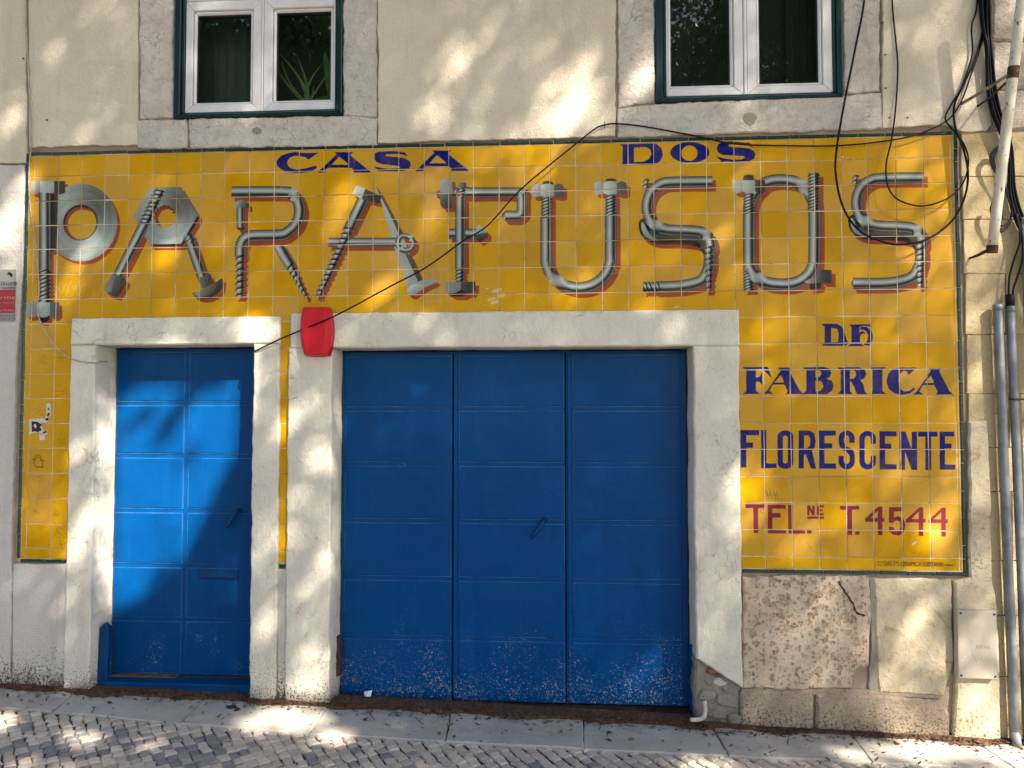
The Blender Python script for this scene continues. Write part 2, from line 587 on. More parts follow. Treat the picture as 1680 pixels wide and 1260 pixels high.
MT['scorch'] = simple('dark_soot', srgb(40, 34, 30), None, rough_=0.9, bstr=0)


def pole_mat():
    t = NT('chipped_cream_pole')
    col = t.mix(t.ramp(t.noise(7, 5), 0.4, 0.7), srgb(214, 204, 184), srgb(190, 178, 156))
    col = t.mix(t.ramp(t.noise(45, 5, 0.7, stretch=(1, 1, 0.5)), 0.60, 0.64), col, srgb(84, 58, 40))
    return t.out(col, 0.45, t.bump(t.noise(30, 4), 0.15, 0.003), 0.4)


MT['pole'] = pole_mat()


def red_mat():
    t = NT('red_alarm_plastic')
    w = t.n('ShaderNodeTexWave'); w.inputs['Scale'].default_value = 60
    t.l(t.obj, w.inputs['Vector'])
    t.b.inputs['Subsurface Weight'].default_value = 0.0
    return t.out(t.mix(t.ramp(t.noise(9, 3), 0.4, 0.7), (0.62, 0.004, 0.014), (0.50, 0.003, 0.010)), 0.25, t.bump(w.outputs['Fac'], 0.10, 0.002), 0.2)


MT['red'] = red_mat()


def glass_mat():
    t = NT('window_glass')
    nt = t.t
    gl = t.n('ShaderNodeBsdfGlossy'); gl.inputs['Roughness'].default_value = 0.004
    tr = t.n('ShaderNodeBsdfTransparent'); tr.inputs['Color'].default_value = (0.78, 0.82, 0.80, 1)
    fr = t.n('ShaderNodeFresnel'); fr.inputs['IOR'].default_value = 1.6
    fac = t.math('ADD', fr.outputs[0], 0.01)
    mx = t.n('ShaderNodeMixShader')
    t.l(fac, mx.inputs[0]); t.l(tr.outputs[0], mx.inputs[1]); t.l(gl.outputs[0], mx.inputs[2])
    nt.nodes.remove(t.b)
    t.l(mx.outputs[0], nt.nodes['Material Output'].inputs['Surface'])
    return t.mat


MT['glass'] = glass_mat()

# ------------------------------------------------------------------ the building front
XL, XR, ZB, ZT = -5.2, 8.6, -0.8, 6.4
DOORX = (WX(157, 800), WX(416, 800)); DOORZ = WZ(300, 567)
GARX = (WX(545, 800), WX(1138, 800)); GARZ = WZ(845, 571)
W1X = (WX(287, 100), WX(563, 100)); W1Z = WZ(420, 193)
W2X = (WX(1075, 100), WX(1381, 100)); W2Z = WZ(1225, 166)
WTOP = 5.15
LEAF = 0.16                                  # the door leaves stand this far behind the front

bld = thing('building', (2.6, 0.2, 0.0), 'old cream plastered building front with two blue doors and stone framed windows', 'building')
openings = [(DOORX[0] - .03, DOORX[1] + .03, ZB - 1, DOORZ + .02), (GARX[0] - .03, GARX[1] + .03, ZB - 1, GARZ + .02), (*W1X, W1Z, WTOP), (*W2X, W2Z, WTOP)]


def core_wall():
    m = MB()
    xs = sorted({XL, XR} | {v for o in openings for v in o[:2]})
    zs = sorted({ZB, ZT} | {v for o in openings for v in o[2:] if ZB < v < ZT})
    y0, y1 = 0.010, 0.40
    keep = {}
    for i in range(len(xs) - 1):
        for j in range(len(zs) - 1):
            cx, cz = (xs[i] + xs[i + 1]) / 2, (zs[j] + zs[j + 1]) / 2
            keep[i, j] = not any(a < cx < b and c < cz < d for a, b, c, d in openings)
    for (i, j), k in keep.items():
        if not k:
            continue
        a, b, c, d = xs[i], xs[i + 1], zs[j], zs[j + 1]
        m.add([(a, y0, c), (b, y0, c), (b, y0, d), (a, y0, d)], [(0, 1, 2, 3)])
        m.add([(a, y1, c), (b, y1, c), (b, y1, d), (a, y1, d)], [(3, 2, 1, 0)])
        for (di, dj, q) in ((-1, 0, ((a, c), (a, d))), (1, 0, ((b, d), (b, c))), (0, -1, ((b, c), (a, c))), (0, 1, ((a, d), (b, d)))):
            if not keep.get((i + di, j + dj), False):
                (p0, p1) = q
                m.add([(p0[0], y0, p0[1]), (p1[0], y0, p1[1]), (p1[0], y1, p1[1]), (p0[0], y1, p0[1])], [(0, 1, 2, 3)])
    return m


core_wall().build('wall', MT['mortar'], bld)
rm = MB()
rm.rect(XL + 0.1, XR - 0.1, ZB + 0.1, ZT - 0.1, 0.39, 3.2)
rm.build('room', MT['room'], bld)

# plaster coats between the stones
def coat(name, pts, yf, mat, seed, amp=0.004, skip=(), bevel=0.003, label=None, yb=0.012):
    m = MB()
    m.prism(rough(P(pts), 0.025, amp, seed, skip), yf, yb, bevel)
    return m.build(name, MT[mat], bld, label=label)


coat('plaster', [(46, -425), (227, -425), (227, 239), (140, 240), (50, 243)], -0.012, 'plaster', 1, 0.004, (0, 1, 4))
coat('plaster', [(621, -420), (1011, -420), (1009, 224), (900, 229), (800, 231), (700, 233), (621, 236)], -0.014, 'plaster', 2, 0.003, (0,))
coat('plaster', [(1445, -420), (1606, -420), (1612, 60), (1618, 150), (1624, 206), (1616, 216), (1575, 217), (1560, 207), (1500, 209), (1447, 212)], -0.014, 'plaster', 3, 0.004, (0,))
coat('plaster', [(-1560, -780), (43, -780), (45, 268), (-1560, 271)], -0.010, 'plaster', 4, 0.003, (0,))
coat('plaster', [(-1560, 274), (42, 272), (40, 445), (28, 600), (20, 925), (20, 1240), (-1560, 1240)], -0.013, 'plaster_left', 5, 0.003, (5, 6))
coat('plaster', [(22, 925), (114, 925), (112, 1160), (20, 1160)], -0.004, 'plaster_left', 6, 0.003, (2, 3))
coat('plaster', [(456, 933), (476, 933), (474, 1170), (455, 1170)], -0.006, 'plaster_left', 7, 0.002, (2, 3))

coat('plaster', [(46, -780), (1606, -780), (1606, -536), (46, -536)], -0.012, 'plaster', 8, 0.002)
coat('plaster', [(46, -533), (226, -533), (226, -428), (46, -428)], -0.012, 'plaster', 9, 0.002)
coat('plaster', [(623, -533), (1009, -533), (1009, -423), (623, -423)], -0.013, 'plaster', 10, 0.002)
coat('plaster', [(1448, -533), (1606, -533), (1606, -423), (1448, -423)], -0.013, 'plaster', 12, 0.002)
coat('plaster', [(2013, -780), (2700, -780), (2700, 1300), (2013, 1300)], -0.013, 'plaster', 13, 0.002)
# stone frames of the two windows
def block(pts, yf, mat, seed, amp=0.004, bevel=0.006, step=0.02, name='stone_block', label=None, yb=0.012):
    m = MB()
    m.prism(rough(P(pts), step, amp, seed), yf, yb, bevel)
    return m.build(name, MT[mat], bld, label=label)


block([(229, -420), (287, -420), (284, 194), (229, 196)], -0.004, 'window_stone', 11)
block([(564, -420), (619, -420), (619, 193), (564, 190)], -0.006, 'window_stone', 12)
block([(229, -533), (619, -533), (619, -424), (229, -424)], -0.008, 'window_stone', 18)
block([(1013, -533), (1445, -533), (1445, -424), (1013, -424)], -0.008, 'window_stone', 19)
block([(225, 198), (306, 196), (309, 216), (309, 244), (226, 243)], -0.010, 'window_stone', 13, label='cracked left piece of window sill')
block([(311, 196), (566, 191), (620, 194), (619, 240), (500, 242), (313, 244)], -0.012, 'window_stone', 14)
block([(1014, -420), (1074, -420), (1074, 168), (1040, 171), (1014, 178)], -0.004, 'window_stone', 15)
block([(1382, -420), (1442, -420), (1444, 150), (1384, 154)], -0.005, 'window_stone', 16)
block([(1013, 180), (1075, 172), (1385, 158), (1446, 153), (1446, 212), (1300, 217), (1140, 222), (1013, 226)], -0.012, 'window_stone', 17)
for (u, v) in ((1448, 37), (1452, 90), (1453, 145), (1459, 193), (1489, 193), (77, 197), (38, 96)):
    q = W(u, v, -.014); m = MB(); m.tube([q + (0, -.004, 0), q + (0, .006, 0)], .0045, 7); m.build('nail_head', MT['rust'], bld)
# repair patches on the sills
for k, (pts) in enumerate([[(1219, 190), (1226, 186), (1236, 187), (1241, 194), (1237, 203), (1230, 209), (1222, 203), (1218, 197)],
                           [(416, 212), (424, 210), (431, 214), (430, 220), (422, 222), (415, 218)]]):
    m = MB(); m.prism(P(pts), -0.0145, -0.010, 0.001); m.build('mortar_patch', MT['grey_render'], bld)

# painted stone surrounds of the doors
YS = -0.026
JB = 1200
m = MB(); m.prism(rough([(WX(116, 800), ZB), (DOORX[0], ZB), (DOORX[0], DOORZ + 0.003), (WX(116, 800), DOORZ + 0.003)], 0.03, 0.0025, 21, (0, 2)), YS, LEAF + 0.03, 0.005)
m.build('door_jamb', MT['surround'], bld)
m = MB(); m.prism(rough([(DOORX[1], ZB), (WX(459, 800), ZB), (WX(459, 800), DOORZ + 0.003), (DOORX[1], DOORZ + 0.003)], 0.03, 0.003, 22, (0, 2)), YS, LEAF + 0.03, 0.008)
m.build('door_jamb', MT['surround'], bld)
m = MB(); m.prism(rough([(WX(120, 540), DOORZ + 0.004), (WX(462, 540), DOORZ + 0.004), (WX(462, 540), WZ(300, 521.5)), (WX(122, 540), WZ(300, 522))], 0.04, 0.002, 23), YS - 0.002, LEAF + 0.03, 0.008)
m.build('door_lintel', MT['surround'], bld)
m = MB(); m.prism(rough([(WX(474, 800), ZB), (GARX[0], ZB), (GARX[0], GARZ + 0.003), (WX(474, 800), GARZ + 0.003)], 0.03, 0.0025, 24, (0, 2)), YS - 0.004, LEAF + 0.03, 0.006)
m.build('door_jamb', MT['surround'], bld)
ztg = WZ(845, 512)
m = MB(); m.prism(rough([(WX(479, 540), GARZ + 0.004), (WX(1211, 540), GARZ + 0.004), (WX(1211, 540), ztg), (WX(479, 540), ztg)], 0.04, 0.002, 25), YS - 0.002, LEAF + 0.03, 0.008)
m.build('door_lintel', MT['surround'], bld)
xr = WX(1213, 800)
m = MB(); m.prism(rough([(GARX[1], WZ(1146, 1078)), (WX(1165, 1090), WZ(1165, 1093)), (xr, WZ(1215, 1127)), (xr, GARZ + 0.003), (GARX[1], GARZ + 0.003)], 0.03, 0.0025, 26, (3,)), YS, LEAF + 0.03, 0.008)
m.build('door_jamb', MT['surround'], bld, label='right garage jamb with its foot broken off')
# rubble left where the foot of the jamb broke away
m = MB(); m.prism(rough([(GARX[1], ZB), (xr - 0.003, ZB), (xr - 0.003, WZ(1215, 1126)), (WX(1165, 1090), WZ(1165, 1092)), (GARX[1], WZ(1146, 1077))], 0.02, 0.007, 27, (0,)), 0.004, LEAF + 0.03, 0.012)
m.build('broken_masonry', MT['grey_render'], bld)
for k, (px, py, r, mt) in enumerate([(1168, 1100, 0.028, 'brick'), (1178, 1108, 0.02, 'brick'), (1180, 1120, 0.035, 'pl'), (1160, 1140, 0.05, 'st'), (1195, 1150, 0.06, 'st'), (1178, 1172, 0.05, 'st'),
                                     (1205, 1180, 0.045, 'st'), (1190, 1128, 0.03, 'st'), (1165, 1118, 0.03, 'st')]):
    c = W(px, py)
    r_ = random.Random(k)
    pl = [(c[0] + r * r_.uniform(.6, 1.1) * math.cos(a) * 1.2, c[2] + r * r_.uniform(.6, 1.1) * math.sin(a) * .8) for a in np.linspace(0, 6.28, 9)[:-1]]
    m = MB(); m.prism(pl, -0.012 + 0.004 * (k % 3), 0.03, 0.008)
    if 'brickm' not in MT:
        MT['brickm'] = simple('red_brick', srgb(150, 92, 72), srgb(120, 72, 60), 30, 0.9, 0.2, bs=60, bstr=0.6)
    m.build('broken_stone', MT['brickm'] if mt == 'brick' else MT['plaster_left'] if mt == 'pl' else MT['grey_render'], bld)

# masonry at the right of the garage
block([(1218, 946), (1300, 943), (1425, 945), (1428, 1015), (1424, 1092), (1405, 1096), (1395, 1128), (1300, 1131), (1217, 1129)], -0.012, 'fossil_stone', 31, 0.003, 0.010)
block([(1432, 948), (1560, 950), (1566, 1080), (1548, 1140), (1440, 1137), (1434, 1010)], -0.010, 'smooth_stone', 32, 0.003, 0.010)
m = MB(); m.prism(rough(P([(1424, 946), (1434, 947), (1437, 1010), (1441, 1138), (1424, 1138), (1429, 1050)]), 0.02, 0.003, 33), -0.002, 0.012, 0.003)
m.build('mortar_joint', MT['grey_render'], bld)
m = MB(); m.prism(rough(P([(1216, 1130), (1400, 1130), (1545, 1141), (1545, 1146), (1216, 1136)]), 0.02, 0.002, 34), -0.003, 0.012, 0.002)
m.build('mortar_joint', MT['plinth_stone'], bld)
block([(1214, 1134), (1328, 1132), (1333, 1142), (1334, 1260), (1212, 1260)], -0.018, 'plinth_stone', 35, 0.002, 0.012)
block([(1338, 1137), (1440, 1140), (1542, 1148), (1556, 1170), (1556, 1260), (1337, 1260)], -0.016, 'plinth_stone', 36, 0.003, 0.012)
# thick render on the pier, with its wavy edge at the right
coat('render_coat', [(1586, 692), (1616, 690), (1622, 800), (1622, 880), (1626, 960), (1634, 1000), (1640, 1240), (1558, 1240), (1568, 1084), (1562, 952), (1588, 946)], -0.022, 'smooth_stone', 37, 0.003, (), 0.008)
# a cover of the crack across the fossil stone
crk = smooth([(1374, 953), (1386, 972), (1398, 990), (1404, 1004), (1418, 1009)], 5)
lft = [(u - 1.2 - .9 * math.sin(i * 1.7), v + 1.4) for i, (u, v) in enumerate(crk)]
rgt = [(u + 1.0 + .8 * math.sin(i * 2.1), v - 1.4) for i, (u, v) in enumerate(crk)]
m = MB(); m.prism(P(lft + rgt[::-1]), -0.0128, -0.006); m.build('crack', MT['rust'], bld)

# ashlar of the corner pier: pale rough blocks above, yellow courses below
bnd = [-780, -600, -420, -230, -90, 68, 147, 214]
for i in range(len(bnd) - 1):
    a, b = bnd[i], bnd[i + 1]
    for j, (x0, x1) in enumerate([(1627, 1764), (1767, 2010)] if i % 2 == 0 else [(1626, 1700), (1703, 1880), (1883, 2010)]):
        block([(x0, a + 1.5), (x1, a + 1.5), (x1, b - 1.5), (x0, b - 1.5)], -0.006 - 0.004 * ((i + j) % 2), 'granite', 40 + i * 5 + j, 0.004, 0.012)
cy_ = [217, 290, 360, 449, 549, 646, 734, 807, 920, 1010, 1110, 1260]
for i in range(len(cy_) - 1):
    a, b = cy_[i], cy_[i + 1]
    for j, (x0, x1) in enumerate([(1577, 1690), (1693, 1860), (1863, 2010)] if i % 2 == 0 else [(1577, 1642), (1644, 1770), (1773, 2010)]):
        k = (a - 217) * 0.028
        block([(x0 + k, a + 0.5), (x1 + k, a + 0.5), (x1 + k, b - 0.5), (x0 + k, b - 0.5)], -0.002 - 0.0015 * ((i + j) % 2), 'ashlar', 80 + i * 5 + j, 0.0015, 0.0025)


# ------------------------------------------------------------------ windows
def make_window(x0, x1, z0, gl, transom):
    """green outer frame, white casements; gl = the two glass openings (x0, x1, z0) from the photograph"""
    w = thing('window', ((x0 + x1) / 2, 0.02, z0), 'white double casement window in a dark green frame', None, parent=bld)
    zt = WTOP - 0.01
    m = MB()
    m.ring((x0 + 0.002, x1 - 0.002, z0 + 0.002, zt), (x0 + 0.040, x1 - 0.030, z0 + 0.026, zt - 0.03), -0.018, 0.05, 0.006)
    m.ring((x0 + 0.0405, x1 - 0.0305, z0 + 0.0265, zt - 0.0305), (x0 + 0.060, x1 - 0.046, z0 + 0.038, zt - 0.05), -0.006, 0.06, 0.005)
    m.build('outer_frame', MT['green'], w)
    fx0, fx1, fz0, fz1 = x0 + 0.0605, x1 - 0.0465, z0 + 0.0385, zt - 0.0505
    (a0, a1, az), (b0, b1, bz) = gl
    mid0, mid1 = a1 + 0.068, b0 - 0.068
    tops = [(fz0, transom - 0.02), (transom + 0.02, fz1)] if transom else [(fz0, fz1)]
    for (zz0, zz1) in tops:
        for (c0, c1, g0, g1) in ((fx0, mid0, a0, a1), (mid1, fx1, b0, b1)):
            gz0 = zz0 + 0.062 if zz0 == fz0 else zz0 + 0.06
            m = MB()
            m.ring((c0, c1, zz0, zz1), (g0 - 0.018, g1 + 0.018, gz0 - 0.018, zz1 - 0.055), 0.004, 0.06, 0.004)
            m.ring((g0 - 0.0175, g1 + 0.0175, gz0 - 0.0175, zz1 - 0.0555), (g0, g1, gz0, zz1 - 0.075), 0.012, 0.055, 0.008)
            m.build('casement', MT['white_frame'], w)
            m = MB()
            m.ring((g0 + 0.0005, g1 - 0.0005, gz0 + 0.0005, zz1 - 0.0755), (g0 + 0.006, g1 - 0.006, gz0 + 0.006, zz1 - 0.082), 0.026, 0.05)
            m.build('gasket', MT['gasket'], w)
            m = MB(); m.rect(g0 + 0.004, g1 - 0.004, gz0 + 0.004, zz1 - 0.08, 0.036, 0.040)
            m.build('pane', MT['glass'], w)
        m = MB(); m.rect(mid0 + 0.002, mid1 - 0.002, zz0, zz1, 0.000, 0.062, 0.004)
        m.build('mullion', MT['white_frame'], w)
    if transom:
        m = MB(); m.rect(fx0, fx1, transom - 0.0185, transom + 0.0185, 0.002, 0.06, 0.004)
        m.build('transom', MT['white_frame'], w)
    return w


make_window(*W1X, W1Z, ((WX(320, 100), WX(409, 100), 0), (WX(451, 100), WX(541, 100), 0)), WZ(430, -8))
make_window(*W2X, W2Z, ((WX(1101, 100), WX(1199, 100), 0), (WX(1247, 100), WX(1345, 100), 0)), WTOP - 0.7)


# ------------------------------------------------------------------ the two blue doors
def leaf(name, label, x0, x1, z0, z1, cols, rows, gaps):
    bm_ = MT['blue_small' if name == 'small_door' else 'blue']
    """steel door: cols = list of (x0,x1) of the panel columns, rows = z of the band centres"""
    d = thing(name, ((x0 + x1) / 2, LEAF, z0), label, None, parent=bld)
    m = MB()
    edges = [x0] + gaps + [x1]
    for a, b in zip(edges[:-1], edges[1:]):
        m.rect(a + 0.003, b - 0.003, z0, z1, LEAF, LEAF + 0.04, 0.003)
    m.build('door_sheet', bm_, d)
    for a, b in cols:
        for lo, hi in zip(rows[1:], rows[:-1]):
            p = MB()
            p.prism([(a, lo + 0.014), (b, lo + 0.014), (b, hi - 0.014), (a, hi - 0.014)], LEAF - 0.0065, LEAF + 0.001, 0.0045)
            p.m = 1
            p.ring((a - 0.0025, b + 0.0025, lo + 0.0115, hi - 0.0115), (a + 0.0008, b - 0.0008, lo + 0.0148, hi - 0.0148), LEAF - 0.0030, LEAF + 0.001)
            p.build('panel', [bm_, MT['worn_highlight_blue']], d)
    return d


ld = lambda px, py: W(px, py, LEAF)
zs_s = [ld(300, y)[2] for y in (575, 662, 748, 838, 928, 1016, 1108)]
xs0, xs1 = DOORX[0] + 0.012, DOORX[1] - 0.010
xm = ld(305, 800)[0]
sd = leaf('small_door', 'narrow blue steel door with a mail slot', DOORX[0] + 0.004, DOORX[1] - 0.004, zs_s[-1] - 0.015, DOORZ - 0.004,
          [(ld(190, 800)[0], xm - 0.016), (xm + 0.016, DOORX[1] - 0.035)], zs_s, [])
zs_g = [ld(845, y)[2] for y in (581, 671, 762, 856, 951, 1049, 1146)]
g1, g2 = ld(742, 800)[0], ld(928, 800)[0]
gd = leaf('garage_door', 'wide three leaf blue steel garage door with speckled paint at its foot', GARX[0] + 0.004, GARX[1] - 0.004, zs_g[-1] - 0.02, GARZ - 0.004,
          [(ld(567, 800)[0], g1 - 0.008), (ld(754, 800)[0], g2 - 0.010), (ld(941, 800)[0], ld(1118, 800)[0])], zs_g, [g1 + 0.004, g2])
# cover strips on the edges of the leaves
for x in (ld(748, 800)[0], ld(935, 800)[0]):
    m = MB(); m.rect(x - 0.012, x + 0.010, zs_g[-1] - 0.012, GARZ - 0.03, LEAF - 0.009, LEAF + 0.002, 0.003)
    m.build('cover_strip', MT['blue'], gd)
m = MB(); m.rect(GARX[0] + 0.006, GARX[1] - 0.006, zs_g[0] + 0.006, GARZ - 0.005, LEAF - 0.012, LEAF + 0.002, 0.003)
m.build('head_rail', MT['blue_trim'], gd)
m = MB(); m.rect(GARX[1] - 0.04, GARX[1] - 0.006, zs_g[-1] - 0.012, zs_g[0] + 0.004, LEAF - 0.012, LEAF + 0.002, 0.003)
m.build('side_rail', MT['blue_trim'], gd)
m = MB(); m.rect(DOORX[0] + 0.006, DOORX[1] - 0.006, zs_s[0] + 0.004, DOORZ - 0.005, LEAF - 0.014, LEAF + 0.002, 0.003)
m.build('head_rail', MT['blue_trim'], sd)


def handle(px, py, qx, qy, parent):
    a, b = W(px, py, LEAF - 0.04), W(qx, qy, LEAF - 0.045)
    m = MB()
    m.tube([a + (0, 0.045, 0), a + (0, 0.012, 0), a], 0.010, 10)
    m.tube([a + (0.004, 0, 0.006), a * .7 + b * .3, a * .3 + b * .7, b], [0.009, 0.0105, 0.0105, 0.008], 10)
    m.tube([a + (0, 0.045, 0), a + (0, 0.036, 0)], 0.020, 12)
    m.build('handle', MT['blue_trim'], parent, smooth=True)


handle(893, 853, 872, 884, gd)
handle(388, 838, 372, 866, sd)
m = MB(); m.rect(ld(907, 870)[0], ld(920, 870)[0], ld(907, 881)[2], ld(907, 865)[2], LEAF - 0.008, LEAF, 0.002)
m.build('lock_plate', MT['blue'], gd)
k = ld(913.5, 873)
m = MB(); m.rect(k[0] - 0.008, k[0] + 0.008, k[2] - 0.003, k[2] + 0.003, LEAF - 0.0088, LEAF - 0.004)
m.build('keyhole', MT['gasket'], gd)
m = MB()
m.rect(ld(327, 940)[0], ld(392, 940)[0], ld(327, 949)[2], ld(327, 934)[2], LEAF - 0.014, LEAF + 0.001, 0.004)
m.rect(ld(331, 940)[0], ld(388, 940)[0], ld(327, 946.5)[2], ld(327, 937)[2], LEAF - 0.019, LEAF - 0.013, 0.003)
m.build('mail_slot', MT['blue_trim'], sd)
# steel guards, threshold and sill
m = MB()
m.prism(P([(164, 1030), (172, 1022), (179, 1030), (176, 1122), (159, 1122)], 0.05), 0.045, 0.075, 0.003)
m.build('corner_guard', MT['blue_trim'], sd)
m = MB(); m.rect(DOORX[0] + 0.01, DOORX[1] - 0.006, gz(0.8, 0) - 0.05, WZ(300, 1122, 0.03), 0.03, LEAF + 0.02, 0.004)
m.build('threshold', MT['blue_trim'], sd)
m = MB(); m.rect(DOORX[0] + 0.03, ld(295, 1110)[0], WZ(300, 1121, 0.03), zs_s[-1] - 0.012, LEAF - 0.05, LEAF + 0.01, 0.006)
m.build('wood_strip', MT['wood'], sd)
m = MB(); m.rect(ld(296, 1110)[0], DOORX[1] - 0.02, WZ(300, 1121, 0.03), zs_s[-1] - 0.016, LEAF - 0.03, LEAF + 0.01, 0.006)
m.build('wood_strip', MT['dark_sill'], sd)
m = MB(); m.prism(P([(1131, 1062), (1140, 1056), (1143, 1066), (1142, 1165), (1132, 1165)], 0.09), 0.085, 0.12, 0.003)
m.build('corner_guard', MT['blue_trim'], gd)
m = MB(); m.prism(rough(P([(549, 1046), (556, 1044), (558, 1108), (552, 1112)], 0.10), 0.012, 0.003, 5), 0.10, 0.14, 0.003)
m.build('rusty_guard', MT['rust'], gd)
m = MB()
zsl = zs_g[-1] - 0.026
m.prism([(GARX[0] + 0.01, gz(1.9, 0) - 0.08), (GARX[1] - 0.01, gz(3.7, 0) - 0.08), (GARX[1] - 0.01, zsl - 0.006), (GARX[0] + 0.01, zsl + 0.004)], 0.035, LEAF + 0.04, 0.006)
m.build('sill', MT['dark_sill'], gd)
# scratches rubbed into the garage leaves
def scratches(px0, px1, py0, py1, n, seed, slope=0.12, length=26):
    r = random.Random(seed)
    m = MB()
    for k in range(n):
        x, y = r.uniform(px0, px1), r.gauss((py0 + py1) / 2, (py1 - py0) / 4)
        l = r.uniform(0.3, 1.0) * length
        s = r.uniform(-slope, slope)
        w = r.uniform(0.2, 0.42)
        a = [(x, y), (x + l * .5, y + l * .5 * s - w), (x + l, y + l * s), (x + l * .5, y + l * .5 * s + w)]
        m.prism(P(a, LEAF - 0.005), LEAF - 0.0052, LEAF - 0.0046, 0)
    return m


t = NT('faint_scratch'); MT['faint'] = t.out(srgb(96, 128, 160), 0.5)
scratches(985, 1045, 700, 745, 34, 3).build('scratch_marks', MT['faint'], gd)
scratches(640, 662, 742, 765, 12, 4, 1.6, 12).build('scratch_marks', MT['faint'], gd)
scratches(768, 900, 706, 745, 16, 5, 0.2, 8).build('scratch_marks', MT['faint'], gd)

# ------------------------------------------------------------------ the glazed tile sign: its painting (flat print) is drawn into an array
RES = 0.0016
MX0, MX1, MZ0, MZ1 = -0.16, 5.26, WZ(800, 960) - 0.02, WZ(800, 215) + 0.06
TW, TH = int((MX1 - MX0) / RES), int((MZ1 - MZ0) / RES)
ART = np.zeros((TH, TW, 3), np.float32)
ART[:] = (200 / 255, 149 / 255, 32 / 255)
nrg = np.random.default_rng(11)


def TP(pts):
    """photo px -> texture px (x right, y down)"""
    a = np.array([W(u, v, -0.004) for u, v in pts])
    return np.stack([(a[:, 0] - MX0) / RES, (MZ1 - a[:, 2]) / RES], 1)


def tsc(px):
    a = TP([(px, 400), (px + 1, 400)])
    return a[1, 0] - a[0, 0]


def win(lo, hi):
    x0, y0 = max(int(lo[0]), 0), max(int(lo[1]), 0)
    x1, y1 = min(int(hi[0]) + 2, TW), min(int(hi[1]) + 2, TH)
    yy, xx = np.mgrid[y0:y1, x0:x1]
    return (x0, x1, y0, y1), xx + 0.5, yy + 0.5


def fill(polys):
    """even-odd filled outlines in texture px, antialiased -> window and alpha"""
    allp = np.concatenate(polys)
    b, xx, yy = win(allp.min(0) - 2, allp.max(0) + 2)
    al = np.zeros(xx.shape, np.float32)
    for ox, oy in ((-.25, -.25), (.25, -.25), (-.25, .25), (.25, .25)):
        X, Y = xx + ox, yy + oy
        ins = np.zeros(xx.shape, bool)
        for p in polys:
            q = np.roll(p, -1, 0)
            for (ax, ay), (bx, by) in zip(p, q):
                if ay == by:
                    continue
                c = (ay > Y) != (by > Y)
                ins ^= c & (X < (bx - ax) * (Y - ay) / (by - ay) + ax)
        al += ins * 0.25
    return b, al


def paint(b, al, col):
    x0, x1, y0, y1 = b
    r = ART[y0:y1, x0:x1]
    r[:] = r * (1 - al[..., None]) + al[..., None] * (np.array(col, np.float32) / 255 if not isinstance(col, np.ndarray) else col)


RED = (146, 62, 40)
SH = []                                     # the pending shapes of one letter: (window, alpha, colour)


def flush(dx=6.5, dy=7.0):
    """paint the brick red cast copy of the letter, then the letter itself"""
    s = tsc(800)
    ox, oy = int(dx * s), int(dy * s)
    for (x0, x1, y0, y1), al, col in SH:
        xa, ya = min(x0 + ox, TW), min(y0 + oy, TH)
        xb, yb = min(x1 + ox, TW), min(y1 + oy, TH)
        paint((xa, xb, ya, yb), al[:yb - ya, :xb - xa] * 0.93, RED)
    for b, al, col in SH:
        paint(b, al, col)
    SH.clear()


def profile(u):
    """grey of painted steel rod across its width, -1 lit edge .. 1 dark edge"""
    xs = [-1.0, -0.86, -0.62, -0.35, -0.22, -0.08, 0.12, 0.26, 0.40, 0.58, 0.70, 0.82, 0.93, 1.0]
    vs = [48, 86, 130, 160, 190, 168, 140, 86, 40, 42, 88, 112, 76, 40]
    return np.interp(u, xs, vs)


def steel(g):
    g = np.clip(g, 0, 255)
    return np.stack([g * 0.965, g * 1.0, g * 0.95], -1).astype(np.float32) / 255


def tube(path, r, n=8, closed=False, sm=True, tone=1.0):
    pts = TP(path)
    if sm:
        pts = np.array(smooth(list(pts), n, closed))
    if closed:
        pts = np.concatenate([pts, pts[:1]])
    r = r * tsc(path[0][0])
    b, xx, yy = win(pts.min(0) - r - 3, pts.max(0) + r + 3)
    best = np.full(xx.shape, 1e9)
    dx = np.zeros(xx.shape); dy = np.zeros(xx.shape)
    for i in range(len(pts) - 1):
        a, c = pts[i], pts[i + 1]
        e = c - a
        L2 = max(e @ e, 1e-9)
        tt = ((xx - a[0]) * e[0] + (yy - a[1]) * e[1]) / L2
        # flat ends
        lo = 0.0 if (i == 0 and not closed) else -1e9
        hi = 1.0 if (i == len(pts) - 2 and not closed) else 1e9
        tc = np.clip(tt, 0, 1)
        px, py = xx - (a[0] + e[0] * tc), yy - (a[1] + e[1] * tc)
        d = np.hypot(px, py) + np.where((tt < lo - 0.01) | (tt > hi + 0.01), 1e6, 0)
        k = d < best
        best = np.where(k, d, best); dx = np.where(k, px, dx); dy = np.where(k, py, dy)
    dn = np.maximum(np.hypot(dx, dy), 1e-6)
    side = np.clip((dx * 0.75 + dy * 0.66) / dn * 2.6, -1, 1)
    u = np.clip(best / r, 0, 1) * side
    al = np.clip(r - best + 0.5, 0, 1).astype(np.float32)
    SH.append((b, al, steel(profile(u) * tone + nrg.normal(0, 3, u.shape))))


